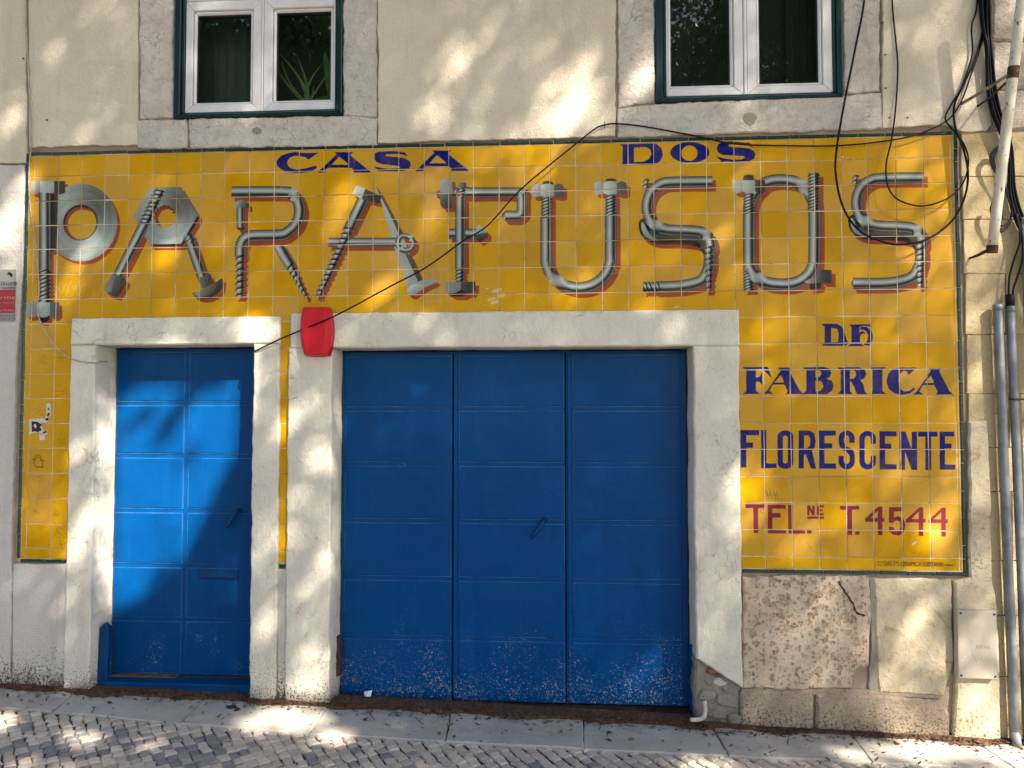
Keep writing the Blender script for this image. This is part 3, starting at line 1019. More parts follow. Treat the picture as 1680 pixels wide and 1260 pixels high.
def thread(p, q, r0, pitch, r1=None, core=0.72, slant=0.35, dark=1.0):
    """painted screw thread from p to q; r1 is the radius at q (a point tapers)"""
    A, B = TP([p, q])
    s = tsc(p[0])
    r0 *= s; r1 = r0 if r1 is None else r1 * s
    pitch *= s
    L = np.linalg.norm(B - A)
    d = (B - A) / L
    b, xx, yy = win(np.minimum(A, B) - r0 - 4, np.maximum(A, B) + r0 + 4)
    ax = (xx - A[0]) * d[0] + (yy - A[1]) * d[1]
    lt = -(xx - A[0]) * d[1] + (yy - A[1]) * d[0]
    if (-d[1] * 0.75 + d[0] * 0.66) < 0:
        lt = -lt
    rr = r0 + (r1 - r0) * np.clip(ax / L, 0, 1)
    ph = (ax + slant * lt) / pitch
    f = ph - np.floor(ph)
    saw = 1 - np.abs(2 * f - 1)
    fl = np.clip((saw - 0.45) / 0.45, 0, 1)
    rad = rr * (core + (1 - core) * fl)
    al = np.clip(rad - np.abs(lt) + 0.5, 0, 1) * ((ax >= 0) & (ax <= L))
    g = profile(np.clip(lt / np.maximum(rr, 1e-6), -1, 1))
    sh = np.interp(f, [0, 0.18, 0.34, 0.5, 0.62, 0.78, 1.0], [0.95, 0.30, 0.22, 1.0, 1.25, 0.9, 0.95])
    SH.append((b, al.astype(np.float32), steel(g * (1 - dark + dark * sh))))


def face(poly, g0, g1=None, ang=0, sm=False, tint=(1, 1, 1), edge=True):
    """flat steel facet with a brushed gradient"""
    p = TP(poly)
    if sm:
        p = np.array(smooth(list(p), 5, True))
    b, al = fill([p])
    x0, x1, y0, y1 = b
    yy, xx = np.mgrid[y0:y1, x0:x1]
    c, s_ = math.cos(math.radians(ang)), math.sin(math.radians(ang))
    w = xx * c + yy * s_
    pr = p[:, 0] * c + p[:, 1] * s_
    t = np.clip((w - pr.min()) / max(float(np.ptp(pr)), 1e-6), 0, 1)
    g = g0 + ((g0 if g1 is None else g1) - g0) * t
    g = g + nrg.normal(0, 4, (1, g.shape[1]))
    SH.append((b, al, steel(g * 1.18)))


def hexv(x0, xa, xb, x1, y0, y1, up=False, g=(120, 140, 62)):
    """side view of a hex head: three facets with rounded far edges"""
    h = (y1 - y0) * 0.16
    for (a, c, gg) in ((x0, xa, g[0]), (xa, xb, g[1]), (xb, x1, g[2])):
        w = c - a
        if up:
            pl = [(a, y0 + h), (a + .25 * w, y0 + h * .3), (a + .5 * w, y0), (c - .25 * w, y0 + h * .3), (c, y0 + h), (c, y1 - h * .5), (c - .3 * w, y1), (a + .3 * w, y1), (a, y1 - h * .5)]
        else:
            pl = [(a, y0), (c, y0), (c, y1 - h), (c - .25 * w, y1 - h * .3), (a + .5 * w, y1), (a + .25 * w, y1 - h * .3), (a, y1 - h)]
        face([(u - .7, v - .5) if False else (u, v) for u, v in pl], gg * 1.3, gg * 1.0, 20)


def arc(cx, cy, rx, ry, a0, a1, n=10):
    return [(cx + rx * math.cos(math.radians(a0 + (a1 - a0) * i / n)), cy - ry * math.sin(math.radians(a0 + (a1 - a0) * i / n))) for i in range(n + 1)]


def washer(cx, cy, rx, ry, hx, hy, hr, outline=None):
    o = TP(outline if outline else arc(cx, cy, rx, ry, 0, 360, 72)[:-1])
    h = TP(arc(hx, hy, hr, hr * 1.05, 0, 360, 48)[:-1])
    b, al = fill([o, h])
    x0, x1, y0, y1 = b
    yy, xx = np.mgrid[y0:y1, x0:x1]
    c = TP([(hx, hy)])[0]
    an = np.arctan2(yy - c[1], xx - c[0]); ra = np.hypot(xx - c[0], yy - c[1])
    g = 142 + 26 * np.cos(2 * (an - 0.9)) + 20 * np.cos(an - 1.9) + 3 * np.sin(ra * 0.55 + 2 * np.sin(an * 2)) + 4 * np.sin(ra * .21 + an) + nrg.normal(0, 4, an.shape)
    rmax = rx * tsc(cx)
    hrm = hr * tsc(cx)
    g = np.where(ra < hrm * 1.10, g * 0.6, g) if outline is None else g
    SH.append((b, al, steel(g)))


# ---- background of the painting: worn, faded and pinkish tiles, brush marks, crazing lines
yy, xx = np.mgrid[0:TH, 0:TW]
low = sum(np.sin(xx / TW * a + yy / TH * b_ + c) for a, b_, c in nrg.uniform(-40, 40, (12, 3))) / 12
ART *= (1 + 0.05 * low[..., None]).astype(np.float32)
ART *= (1 + nrg.normal(0, 0.004, (TH, 1, 1)) + nrg.normal(0, 0.004, (1, TW, 1))).astype(np.float32)
for (a, b_, c, d_, al, col) in [(655, 238, 740, 340, 0.55, (186, 142, 84)), (690, 240, 720, 480, 0.45, (176, 136, 90)), (530, 296, 572, 325, 0.4, (190, 146, 70)), (640, 340, 740, 430, 0.3, (180, 138, 70)),
                                (987, 264, 1030, 330, 0.25, (214, 170, 90)), (600, 486, 720, 516, 0.35, (172, 140, 96)), (695, 440, 735, 505, 0.45, (150, 128, 110)), (812, 470, 815, 490, .5, (200, 170, 140))]:
    q = TP([(a, b_), (c, b_), (c, d_), (a, d_)])
    b, A = fill([q])
    # feathered
    x0, x1, y0, y1 = b
    Y, X = np.mgrid[y0:y1, x0:x1]
    fx = np.minimum((X - x0) / 30, (x1 - X) / 30); fy = np.minimum((Y - y0) / 30, (y1 - Y) / 30)
    st = 0.6 + 0.4 * np.sin(X * 0.31 + 2 * np.sin(X * .05))
    paint(b, (A * al * np.clip(np.minimum(fx, fy), 0, 1) * st).astype(np.float32), col)


def stroke(pts, w, col, al=1.0, n=6, sm=True):
    p = TP(pts)
    if sm:
        p = np.array(smooth(list(p), n))
    b, X, Y = win(p.min(0) - w - 3, p.max(0) + w + 3)
    best = np.full(X.shape, 1e9)
    for a, c in zip(p[:-1], p[1:]):
        e = c - a
        t_ = np.clip(((X - a[0]) * e[0] + (Y - a[1]) * e[1]) / max(e @ e, 1e-9), 0, 1)
        best = np.minimum(best, np.hypot(X - a[0] - e[0] * t_, Y - a[1] - e[1] * t_))
    paint(b, (np.clip(w - best + 0.5, 0, 1) * al).astype(np.float32), col)


# ---- P
washer(132.5, 365, 60, 63.5, 131.8, 365, 26)
face([(83, 318), (95, 318), (95, 408), (83, 414)], 22, 60, 0)
hexv(51, 66, 89, 107, 297, 319, False, (118, 130, 44))
tube([(73.8, 318), (73.8, 443)], 9.6, sm=False)
thread((73, 442), (73, 496), 12, 6.4, core=0.84)
face([(62, 518), (82, 518), (80, 526), (71, 529), (63, 526)], 24, 36)
hexv(43, 61, 82, 97.5, 496, 521, False, (104, 124, 66))
flush(5.5, 6)
b, al = fill([TP(arc(131.8, 365, 26, 27.5, 60, 250, 24) + arc(136, 369, 24.5, 25, 250, 60, 24))])
paint(b, al * 0.95, RED)
b, al = fill([TP(arc(131.8, 365, 27, 28.5, 50, 255, 24) + arc(133.2, 366.4, 26, 27, 255, 50, 24))])
paint(b, al, (34, 38, 36))
# ---- A with the hexagon nut
hx = [(245, 307), (297, 307), (326, 354), (297, 401), (245, 401), (219, 354)]
washer(271, 354, 52, 50, 271, 355, 17.5, hx)
face([(247, 401), (297, 400), (324, 354), (327, 358), (299, 404), (249, 404)], 26, 30)
tube([(309, 388), (334, 460)], 8.4, sm=False)
thread((308, 385), (313, 398), 9, 6, dark=0.7)
face([(326, 456), (345, 449), (350, 464), (332, 474)], 96, 44, 15)
face([(316, 481), (330, 477), (350, 466), (364, 457), (365, 468), (361, 477), (353, 484), (342, 489), (331, 490), (321, 487)], 66, 30, 60, sm=True)
face([(318, 482), (332, 475), (352, 466), (354, 471), (345, 483), (330, 487), (322, 485)], 128, 60, 30, sm=True)
tube([(236, 369), (189, 462)], 8.6, sm=False)
face([(186, 448), (203, 455), (209, 462), (194, 487), (184, 485), (171, 476), (173, 469)], 96, 26, 20)
face([(183, 450), (190, 453), (182, 480), (172, 476)], 120, 90, 0)
thread((263, 311), (236, 368), 9.6, 7.2, core=0.75)
flush()
b, al = fill([TP(arc(271, 355, 17.5, 18.4, 30, 235, 24) + arc(274.5, 358.5, 15, 15.4, 235, 30, 24))])
paint(b, al * .95, RED)
for k in range(9):
    a = math.radians(20 + k * 24)
    stroke([(271 + 17 * math.cos(a), 355 - 17.6 * math.sin(a)), (271 + 13.4 * math.cos(a + .1), 355 - 14 * math.sin(a + .1))], 2.2, (38, 40, 36), 0.9, sm=False)
# ---- R
tube([(380, 315), (462, 315), (478, 318), (487, 327), (491.5, 341), (490.5, 356), (484, 370), (473, 380), (460, 385.5), (415, 387), (402, 391), (396, 400), (394.5, 410), (394.5, 419)], 9.3)
thread((394.5, 418), (393.5, 488), 8.6, 10, core=0.6, slant=0.3)
face([(383.5, 341), (385, 333), (390, 329), (396, 328), (403, 329), (408, 334), (409, 341)], 150, 40, 25)
tube([(394.5, 341), (394.5, 374)], 6.6, sm=False)
face([(388, 373), (401, 373), (400, 377), (395, 378.5), (390, 377)], 60, 30)
tube([(457, 404), (477, 438)], 8.6, sm=False)
thread((475, 434), (503, 489), 9, 9, 3.4, core=0.62)
flush()
# ---- A with the compass
face([(616, 304), (622, 312), (660, 384), (673, 420), (691, 459), (714, 457.5), (718, 462), (697, 472), (678, 485), (669, 481), (666, 466), (647, 406), (640, 384), (625, 330), (619, 318)], 148, 128, 40)
face([(616, 304), (622, 312), (661, 384), (657, 390), (640, 352), (622, 318)], 84, 56, 40)
face([(663, 412), (675, 420), (692, 459), (686, 462), (676, 440)], 70, 50, 40)
face([(668, 476), (676, 467), (694, 466), (697, 471), (678, 484), (671, 482)], 168, 120, 60, sm=True)
tube([(540, 397.5), (656, 397.5)], 7.4, sm=False)
tube([(664, 387), (674, 391), (678, 399), (674, 408), (664, 411), (655, 406), (653, 396), (657, 389)], 4.6, closed=True)
tube([(597, 324), (572, 377)], 9.2, sm=False)
thread((574, 372), (521, 488), 9.4, 9.2, 6, core=0.66)
face([(584, 303.5), (599, 310), (593, 327), (578, 317)], 172, 150, 40)
face([(599, 310), (626, 322), (622, 334), (593, 327), (596, 318)], 66, 44, 30)
flush(5.5, 7)
# ---- F
face([(716, 314), (722, 311), (722, 327), (717, 324)], 110, 50, 90)
tube([(744, 316), (848, 316), (854, 318.5), (856, 325), (856, 345), (854, 351.5), (848, 354), (829, 354)], 8.6, n=6)
thread((742, 316), (760, 316), 8.8, 6, dark=1.0)
tube([(736, 383.5), (784, 383.5)], 8.4, sm=False)
face([(780, 374.5), (786, 368.5), (801, 381), (792, 385), (782, 384)], 150, 120, 70)
face([(782, 384), (800, 381), (800, 389), (787, 397.5), (781, 392)], 70, 28, 90)
tube([(755, 318), (755, 442)], 8.4, sm=False)
thread((754.5, 441), (754, 464), 8.2, 6)
face([(751, 300), (758, 299), (765, 300), (764, 309), (752, 309)], 130, 50, 10)
thread((757, 308), (757, 322), 7.6, 5)
face([(722, 297), (725, 293), (741, 292), (742, 318), (722, 319)], 136, 116, 30)
face([(722, 319), (742, 318), (741, 341), (727, 342), (722, 335)], 88, 54, 90)
face([(730, 462), (756, 462), (756, 476), (748, 481), (736, 482), (730, 478)], 126, 104, 20)
face([(756, 462), (780, 462), (780, 476), (774, 482), (762, 483), (756, 476)], 62, 36, 10)
face([(737, 482), (748, 480), (757, 475), (766, 482), (760, 486), (744, 486)], 20, 28)
flush()
# ---- U
tube([(896, 356), (896, 424)] + arc(949, 424, 53, 48.5, 186, 354, 12) + [(1002, 424), (1002, 352)], 9.6, n=3)
thread((897, 323), (896.5, 358), 10, 5.4, core=0.84)
thread((1002, 319), (1002, 354), 10, 5.4, core=0.84)
face([(889, 302), (891, 298), (898, 296.5), (906, 298), (908, 302)], 60, 40)
face([(993, 297), (995, 293.5), (1002, 292.5), (1010, 294), (1012, 297)], 60, 40)
hexv(872, 887, 909, 924, 301, 323, True, (122, 128, 66))
hexv(975, 990, 1012, 1027.5, 297, 319, True, (122, 130, 66))
flush()


# ---- S (twice)
def letter_s(dx, dy, k, tail):
    f = lambda pts: [(1055 + (u - 1055) * k + dx, v + dy) for u, v in pts]
    tube(f([(1057, 366), (1060, 380), (1070, 388), (1086, 391), (1110, 391), (1140, 394), (1155, 401), (1163, 414), (1164, 430), (1161, 444), (1152, 459), (1135, 466), (1108, 470), (1078, 471)] if tail else
           [(1057, 366), (1060, 380), (1070, 388), (1086, 391), (1110, 391), (1140, 394), (1155, 401), (1163, 414), (1164, 430), (1161, 444), (1152, 459), (1135, 467), (1108, 471), (1056, 471.5)]), 9.6)
    tube(f([(1057, 366), (1060, 380), (1070, 388), (1086, 391), (1110, 391), (1140, 394), (1155, 401), (1162, 412)]), 9.7, tone=.42)
    face(f([(1052, 365), (1056, 367), (1066, 384), (1080, 394), (1072, 394), (1060, 389), (1053, 378)]), 150, 90, 40, sm=True)
    if tail:
        thread((1083 + dx, 471 + dy), (1055 + dx, 471 + dy), 9.6, 6.6, core=0.84)
    tube(f([(1169, 298), (1100, 299), (1083, 303), (1070, 313), (1063, 328), (1062, 345), (1068, 361), (1080, 372), (1096, 377), (1130, 378.5), (1150, 381), (1161, 388), (1165.5, 398), (1166, 408)]), 9.4)
    a, c, e = f([(1163, 403), (1162.5, 478), (0, 0)])
    thread(a, c, 8.6, 9.6, 6.4, core=0.66, slant=0.25, dark=0.85)
    a, c = f([(1060.5, 293), (1058.5, 312)])
    thread(a, c, 6, 8, core=0.5, dark=0.8)
    flush(5.5, 7.5)


letter_s(0, 0, 1.0, True)
# ---- O
thread((1227.5, 437), (1228.5, 477), 9.4, 5.0, core=0.84)
face([(1328, 463), (1347, 463), (1346, 473), (1329, 476)], 46, 30, 90)
face([(1347, 442), (1364, 443), (1364, 465), (1348, 464)], 60, 46, 0)
tube([(1229, 345), (1229, 425), (1231, 438), (1239, 452), (1254, 462), (1272, 466), (1295, 466), (1314, 460), (1328, 448), (1335, 433), (1336, 420), (1336, 345), (1333, 328), (1323, 311), (1308, 300), (1290, 296), (1270, 296), (1254, 301), (1240, 314), (1232, 328)], 10, n=5, closed=True)
face([(1319, 462), (1333, 455), (1347, 443), (1348, 460), (1340, 465), (1325, 465)], 140, 60, 0)
thread((1228.5, 317), (1229, 350), 10, 5.2, core=0.84)
face([(1219, 296), (1220, 288), (1228, 286), (1236, 288), (1237, 296)], 64, 40)
hexv(1202, 1218, 1239, 1255, 295.5, 317.5, False, (130, 124, 40))
thread((1335, 283.5), (1335, 346), 10.4, 5.6, core=0.84)
flush()
letter_s(343.5, -6.5, 1.03, False)

# ---- painted lettering
BLUEP, PURP = (14, 26, 108), (122, 30, 56)


def glyph(polys, f, col, al=0.97):
    ps = [TP([f(*p) for p in q]) for q in polys]
    b, A = fill(ps)
    n = 1 + nrg.normal(0, 0.05, A.shape)[..., None]
    paint(b, A * al, (np.ones(A.shape + (3,)) * np.array(col) / 255 * n).astype(np.float32))


def E(cx, cy, rx, ry, a0, a1, n=14): return arc(cx, cy, rx, ry, a0, a1, n)


fc = lambda x, y: (440 + x / 4.941, 235 + y / 4.93)
glyph([[(68, 160)] + E(240, 157, 172, 85, 180, 95, 14) + [(300, 80), (410, 76), (325, 132), (300, 112), (262, 104)] + E(230, 157, 76, 56, 75, 278, 16) + [(300, 204), (350, 190), (385, 182), (396, 190), (388, 206), (340, 228), (270, 240)] + E(240, 157, 172, 84, 265, 181, 14)], fc, BLUEP)


def gA(o, s=1.0):
    g = lambda x, y: fc(x + o, y + (0 if o == 0 else -12))
    glyph([[(533, 72), (690, 72), (668, 88), (668, 100), (835, 236), (690, 236), (694, 214), (672, 198), (482, 198), (462, 216), (466, 236), (400, 238), (552, 92), (552, 84)],
           [(513, 174), (646, 174), (646, 164), (576, 108)]], g, BLUEP)


gA(0)
gA(792)
glyph([[(864, 80), (900, 68), (1000, 64), (1060, 66), (1096, 76), (1100, 68), (1130, 108), (1080, 88), (1010, 86), (965, 88), (945, 98), (960, 106), (1040, 112), (1110, 124), (1146, 144), (1156, 174), (1140, 206), (1100, 222), (1040, 227), (950, 226), (908, 226), (904, 222), (898, 230), (862, 188), (910, 200), (980, 207), (1050, 204), (1072, 196), (1066, 184), (1010, 178), (930, 170), (880, 152), (864, 130)]], fc, BLUEP)
fd = lambda x, y: (1000 + x / 6.46, 220 + y / 6.46)
glyph([[(112, 110), (150, 108), (440, 100), (500, 108), (548, 150), (565, 215), (545, 270), (510, 305), (470, 322), (115, 328), (138, 308), (138, 130)],
       [(258, 142), (258, 298), (360, 292), (420, 262), (445, 210), (430, 165), (390, 136)]], fd, BLUEP)
glyph([E(850, 195, 207, 110, 0, 360, 40)[:-1], E(846, 202, 86, 82, 0, 360, 32)[:-1]], fd, BLUEP)
glyph([[(1132, 150), (1150, 110), (1200, 82), (1300, 78), (1440, 92), (1476, 86), (1520, 142), (1460, 112), (1340, 104), (1270, 108), (1252, 122), (1275, 136), (1400, 142), (1480, 152), (1530, 180), (1546, 215), (1530, 262), (1480, 286), (1320, 296), (1220, 286), (1195, 300), (1126, 232), (1200, 256), (1300, 272), (1400, 268), (1436, 248), (1420, 232), (1300, 226), (1200, 222), (1150, 195)]], fd, BLUEP)
ff = lambda x, y: (1210 + x / 4.54, 520 + y / 4.54)
# D E in the ornamental hand
glyph([[(622, 50), (740, 50), (776, 70), (800, 130), (824, 196), (800, 214), (620, 214), (648, 196), (648, 72)], [(696, 78), (696, 190), (746, 186), (752, 130), (742, 88)]], ff, BLUEP)
glyph([[(828, 56), (985, 54), (1000, 78), (970, 66), (930, 66), (906, 72), (906, 116)] + [(925, 106), (945, 112), (952, 128), (936, 122), (918, 130), (910, 150), (912, 190), (938, 216), (822, 216), (848, 196), (848, 76)],
       [(912, 72), (960, 72), (1000, 108), (1008, 150), (1000, 190), (976, 214), (940, 206), (936, 190), (952, 196), (968, 170), (972, 132), (952, 100), (912, 92)]], ff, BLUEP)
# FABRICA
glyph([[(34, 374), (222, 370), (256, 458), (205, 404), (170, 396), (136, 398), (136, 452), (162, 446), (184, 408), (184, 510), (164, 482), (136, 480), (136, 550), (164, 572), (38, 572), (64, 552), (64, 394)]], ff, BLUEP)


def gA2(o):
    g = lambda x, y: ff(x + o, y + (4 if o else 0))
    glyph([[(292, 376), (398, 376), (386, 390), (386, 404), (462, 548), (492, 572), (362, 572), (374, 552), (348, 502), (262, 502), (236, 550), (266, 572), (192, 572), (218, 550), (318, 404), (322, 392)], [(272, 488), (344, 488), (344, 478), (322, 430)]], g, BLUEP)


gA2(0)
gA2(1116)
glyph([[(484, 376), (640, 372), (682, 384), (698, 416), (684, 448), (660, 458), (700, 474), (716, 510), (702, 552), (664, 574), (480, 572), (512, 550), (512, 398)], [(580, 394), (580, 452), (612, 446), (626, 420), (612, 396)], [(580, 470), (580, 556), (618, 550), (640, 516), (624, 478)]], ff, BLUEP)
glyph([[(740, 376), (900, 374), (944, 390), (958, 424), (942, 456), (912, 470), (936, 500), (946, 552), (966, 574), (886, 574), (868, 520), (846, 480), (836, 480), (836, 552), (858, 574), (742, 572), (768, 550), (768, 396)], [(836, 392), (836, 462), (870, 456), (884, 426), (872, 396)]], ff, BLUEP)
glyph([[(986, 376), (1104, 374), (1078, 394), (1078, 552), (1106, 572), (988, 572), (1006, 552), (1006, 396)]], ff, BLUEP)
glyph([[(1330, 376), (1274, 432), (1262, 408), (1240, 396), (1210, 420), (1196, 470), (1206, 530), (1240, 556), (1284, 548), (1314, 524), (1320, 536), (1286, 566), (1236, 578), (1170, 570), (1124, 532), (1108, 480), (1120, 424), (1160, 384), (1210, 376)]], ff, BLUEP)
# FLORESCENTE
fl = lambda x, y: (1210 + x / 4.54, 690 + y / 4.54)
rect = lambda a, b_, c, d_: [(a, b_), (c, b_), (c, d_), (a, d_)]


def rnd_o(x0, x1, y0, y1, w, vw):
    r = (x1 - x0) / 2
    o = E((x0 + x1) / 2, y0 + r * .8, r, r * .8, 180, 0) + E((x0 + x1) / 2, y1 - r * .8, r, r * .8, 0, -180)
    r2 = r - w
    i = E((x0 + x1) / 2, y0 + vw + r2, r2, r2, 180, 0) + E((x0 + x1) / 2, y1 - vw - r2, r2, r2, 0, -180)
    return [o, i]


glyph([[(22, 70), (160, 70), (160, 108), (64, 108), (64, 162), (114, 162), (114, 200), (64, 200), (64, 348), (24, 348)]], fl, BLUEP)
glyph([[(174, 70), (214, 70), (214, 318), (290, 318), (288, 352), (176, 354)]], fl, BLUEP)
glyph(rnd_o(296, 414, 72, 358, 40, 38), fl, BLUEP)
glyph([[(454, 74), (540, 74), (572, 96), (580, 150), (572, 200), (552, 218), (584, 356), (546, 356), (506, 248), (492, 256), (492, 354), (454, 354)], [(494, 110), (494, 210), (520, 204), (540, 180), (540, 130), (524, 108)]], fl, BLUEP)
glyph([[(606, 74), (730, 74), (730, 110), (646, 112), (646, 168), (704, 168), (704, 204), (646, 206), (646, 318), (732, 320), (732, 356), (608, 356)]], fl, BLUEP)
glyph([E(812, 130, 60, 56, 0, 180) + [(752, 160), (762, 196), (790, 222), (820, 240), (834, 262), (834, 300), (822, 322), (800, 322), (790, 300), (790, 262), (752, 262), (752, 302)] + E(812, 304, 60, 58, 180, 360) + [(872, 256), (862, 226), (834, 204), (806, 188), (790, 160), (790, 130), (800, 110), (822, 110), (832, 130), (832, 164), (870, 164)]], fl, BLUEP)
glyph([E(968, 136, 62, 60, 0, 180) + [(906, 300)] + E(968, 304, 62, 58, 180, 360) + [(1030, 262), (992, 262), (992, 304), (982, 324), (958, 324), (946, 304), (946, 134), (956, 112), (980, 112), (992, 132), (992, 172), (1030, 172)]], fl, BLUEP)
glyph([[(1056, 78), (1184, 80), (1184, 116), (1098, 114), (1098, 172), (1144, 172), (1144, 208), (1098, 210), (1098, 322), (1184, 326), (1184, 362), (1058, 362)]], fl, BLUEP)
glyph([[(1204, 80), (1250, 82), (1296, 216), (1296, 82), (1336, 82), (1336, 366), (1296, 366), (1246, 228), (1246, 366), (1208, 364)]], fl, BLUEP)
glyph([[(1344, 82), (1488, 82), (1488, 118), (1440, 118), (1442, 366), (1398, 366), (1398, 118), (1344, 118)]], fl, BLUEP)
glyph([[(1504, 82), (1612, 82), (1612, 116), (1544, 116), (1544, 170), (1592, 170), (1592, 206), (1544, 206), (1544, 326), (1620, 328), (1620, 364), (1506, 364)]], fl, BLUEP)
# TEL NE T.4544
ft = lambda x, y: (1210 + x / 4.54, 790 + y / 4.54)
glyph([[(58, 168), (210, 168), (210, 196), (152, 196), (154, 382), (118, 382), (116, 196), (60, 196)]], ft, PURP)
glyph([[(224, 172), (358, 172), (358, 200), (258, 200), (258, 234), (320, 234), (320, 266), (258, 266), (258, 360), (360, 362), (360, 386), (226, 384)]], ft, PURP)
glyph([[(376, 172), (412, 172), (410, 362), (502, 364), (502, 386), (378, 386)]], ft, PURP)
glyph([rect(516, 360, 550, 386)], ft, PURP)
glyph([[(518, 176), (536, 176), (556, 216), (556, 178), (572, 178), (572, 250), (556, 250), (536, 210), (534, 250), (518, 250)]], ft, PURP)
glyph([[(590, 178), (642, 176), (642, 190), (610, 192), (610, 206), (634, 206), (634, 218), (610, 218), (610, 234), (642, 234), (642, 250), (590, 250)]], ft, PURP)
glyph([rect(518, 260, 642, 276)], ft, PURP)
glyph([[(762, 180), (904, 180), (904, 208), (852, 208), (852, 396), (816, 396), (816, 208), (764, 208)]], ft, PURP)
glyph([rect(876, 370, 908, 396)], ft, PURP)


def g4(o, dy):
    g = lambda x, y: ft(x + o, y + dy)
    glyph([[(1050, 184), (1078, 184), (1078, 270), (1094, 270), (1094, 298), (1078, 298), (1078, 398), (1044, 398), (1044, 298), (948, 298), (948, 276)], [(990, 270), (1044, 270), (1044, 216)]], g, PURP)


g4(0, 0)
g4(304, 6)
g4(472, 10)
glyph([[(1128, 190), (1228, 188), (1228, 220), (1164, 222), (1162, 266), (1196, 256), (1232, 272), (1250, 320), (1240, 372), (1208, 400), (1160, 396), (1126, 366), (1128, 336), (1160, 338), (1172, 366), (1200, 366), (1214, 330), (1206, 296), (1180, 288), (1152, 308), (1126, 304)]], ft, PURP)
# blurred stamp marks of an old transfer, tile defects
for k in range(10):
    stroke([(1257 + k * 1.9, 805 + 6 * (k % 3) * .6), (1258.5 + k * 1.9, 812 + (k % 2) * 5)], 1.6, (104, 106, 40), 0.65, sm=False)
stroke([(1259, 818), (1285, 819)], 1.3, (110, 112, 50), 0.5, sm=False)
for k in range(7):
    stroke([(1491 + k * 3, 888 + (k % 2) * 3), (1494 + k * 3, 893)], 1.4, (150, 126, 84), 0.5, sm=False)
for (u, v, r) in [(1500, 891, 2.2), (1498, 893, 1.6), (815, 478, 5), (822, 486, 4), (806, 492, 4), (812, 497, 4.5), (800, 474, 2), (1110, 504, 2.5), (1382, 258, 2), (1390, 260, 1.5), (1400, 261, 1.2)]:
    stroke([(u - r, v), (u + r, v - r * .6)], r * 1.3, (214, 190, 160), 0.75, sm=False)
# crazing and scratched scribbles
r_ = random.Random(5)
for k in range(70):
    u, v = r_.uniform(60, 1540), r_.uniform(250, 510)
    if r_.random() < 0.35:
        u, v = r_.uniform(1225, 1560), r_.uniform(520, 920)
    pts = [(u, v)]
    a = r_.uniform(0, 6.28)
    for j in range(4):
        a += r_.uniform(-.8, .8)
        u += 9 * math.cos(a); v += 9 * math.sin(a)
        pts.append((u, v))
    dk = r_.random() < 0.5
    stroke(pts, 0.7, (150, 104, 28) if dk else (226, 190, 96), 0.5)
for k, (u, v) in enumerate([(92, 470), (100, 468), (108, 474), (120, 472), (150, 478), (440, 505), (470, 512)]):
    stroke([(u, v + 14), (u + 4, v), (u + 9, v + 12), (u + 16, v - 6), (u + 20, v + 8)], 0.9, (226, 192, 110), 0.5)
for k in range(60):
    u, v = r_.uniform(1222, 1560), r_.uniform(790, 915)
    stroke([(u, v), (u + r_.uniform(-2, 2), v + r_.uniform(1, 3))], 0.9, (120, 84, 30), 0.55, sm=False)
# old glue, grime on the left strip
for (u, v, w_) in [(66, 680, 14), (72, 590, 10), (98, 585, 8), (100, 640, 12), (102, 720, 10), (100, 780, 12), (66, 790, 12), (102, 884, 13), (96, 870, 9), (92, 842, 8), (60, 836, 7), (104, 893, 10)]:
    for k in range(40):
        a, b2 = r_.gauss(u, w_ * .5), r_.gauss(v, w_ * .6)
        stroke([(a, b2), (a + r_.uniform(-2, 2), b2 + r_.uniform(-1, 1))], 1.0, (96, 74, 26), 0.32, sm=False)
# black pen doodle of a little ghost
for pts in ([(57.5, 756), (57, 751), (59, 747), (62.5, 745.5), (66, 748), (67, 752), (67, 756), (70, 754.5), (71.5, 757), (69, 760), (70, 764), (69, 767), (66.5, 765.5), (61, 766), (57, 763), (55.5, 759), (57.5, 756)], [(57, 754.5), (54.5, 753.5), (53, 755)]):
    stroke(pts, 0.9, (24, 20, 16), 0.95)
for u in (60.5, 63.5):
    stroke([(u, 749.5), (u, 751)], 1.1, (24, 20, 16), 0.95, sm=False)

img = bpy.data.images.new('tile_painting', TW, TH, alpha=False)
buf = np.ones((TH, TW, 4), np.float32)
buf[..., :3] = np.clip(ART, 0, 1)[::-1]
img.pixels.foreach_set(buf.ravel())
img.update()
img.pack()

# ------------------------------------------------------------------ the tiles
mural = thing('tile_mural', (2.5, 0.0, (MZ0 + MZ1) / 2), 'yellow glazed tile shop sign with letters painted as bolts and screws', 'tile sign')
MUC = WORLD['tile_mural']


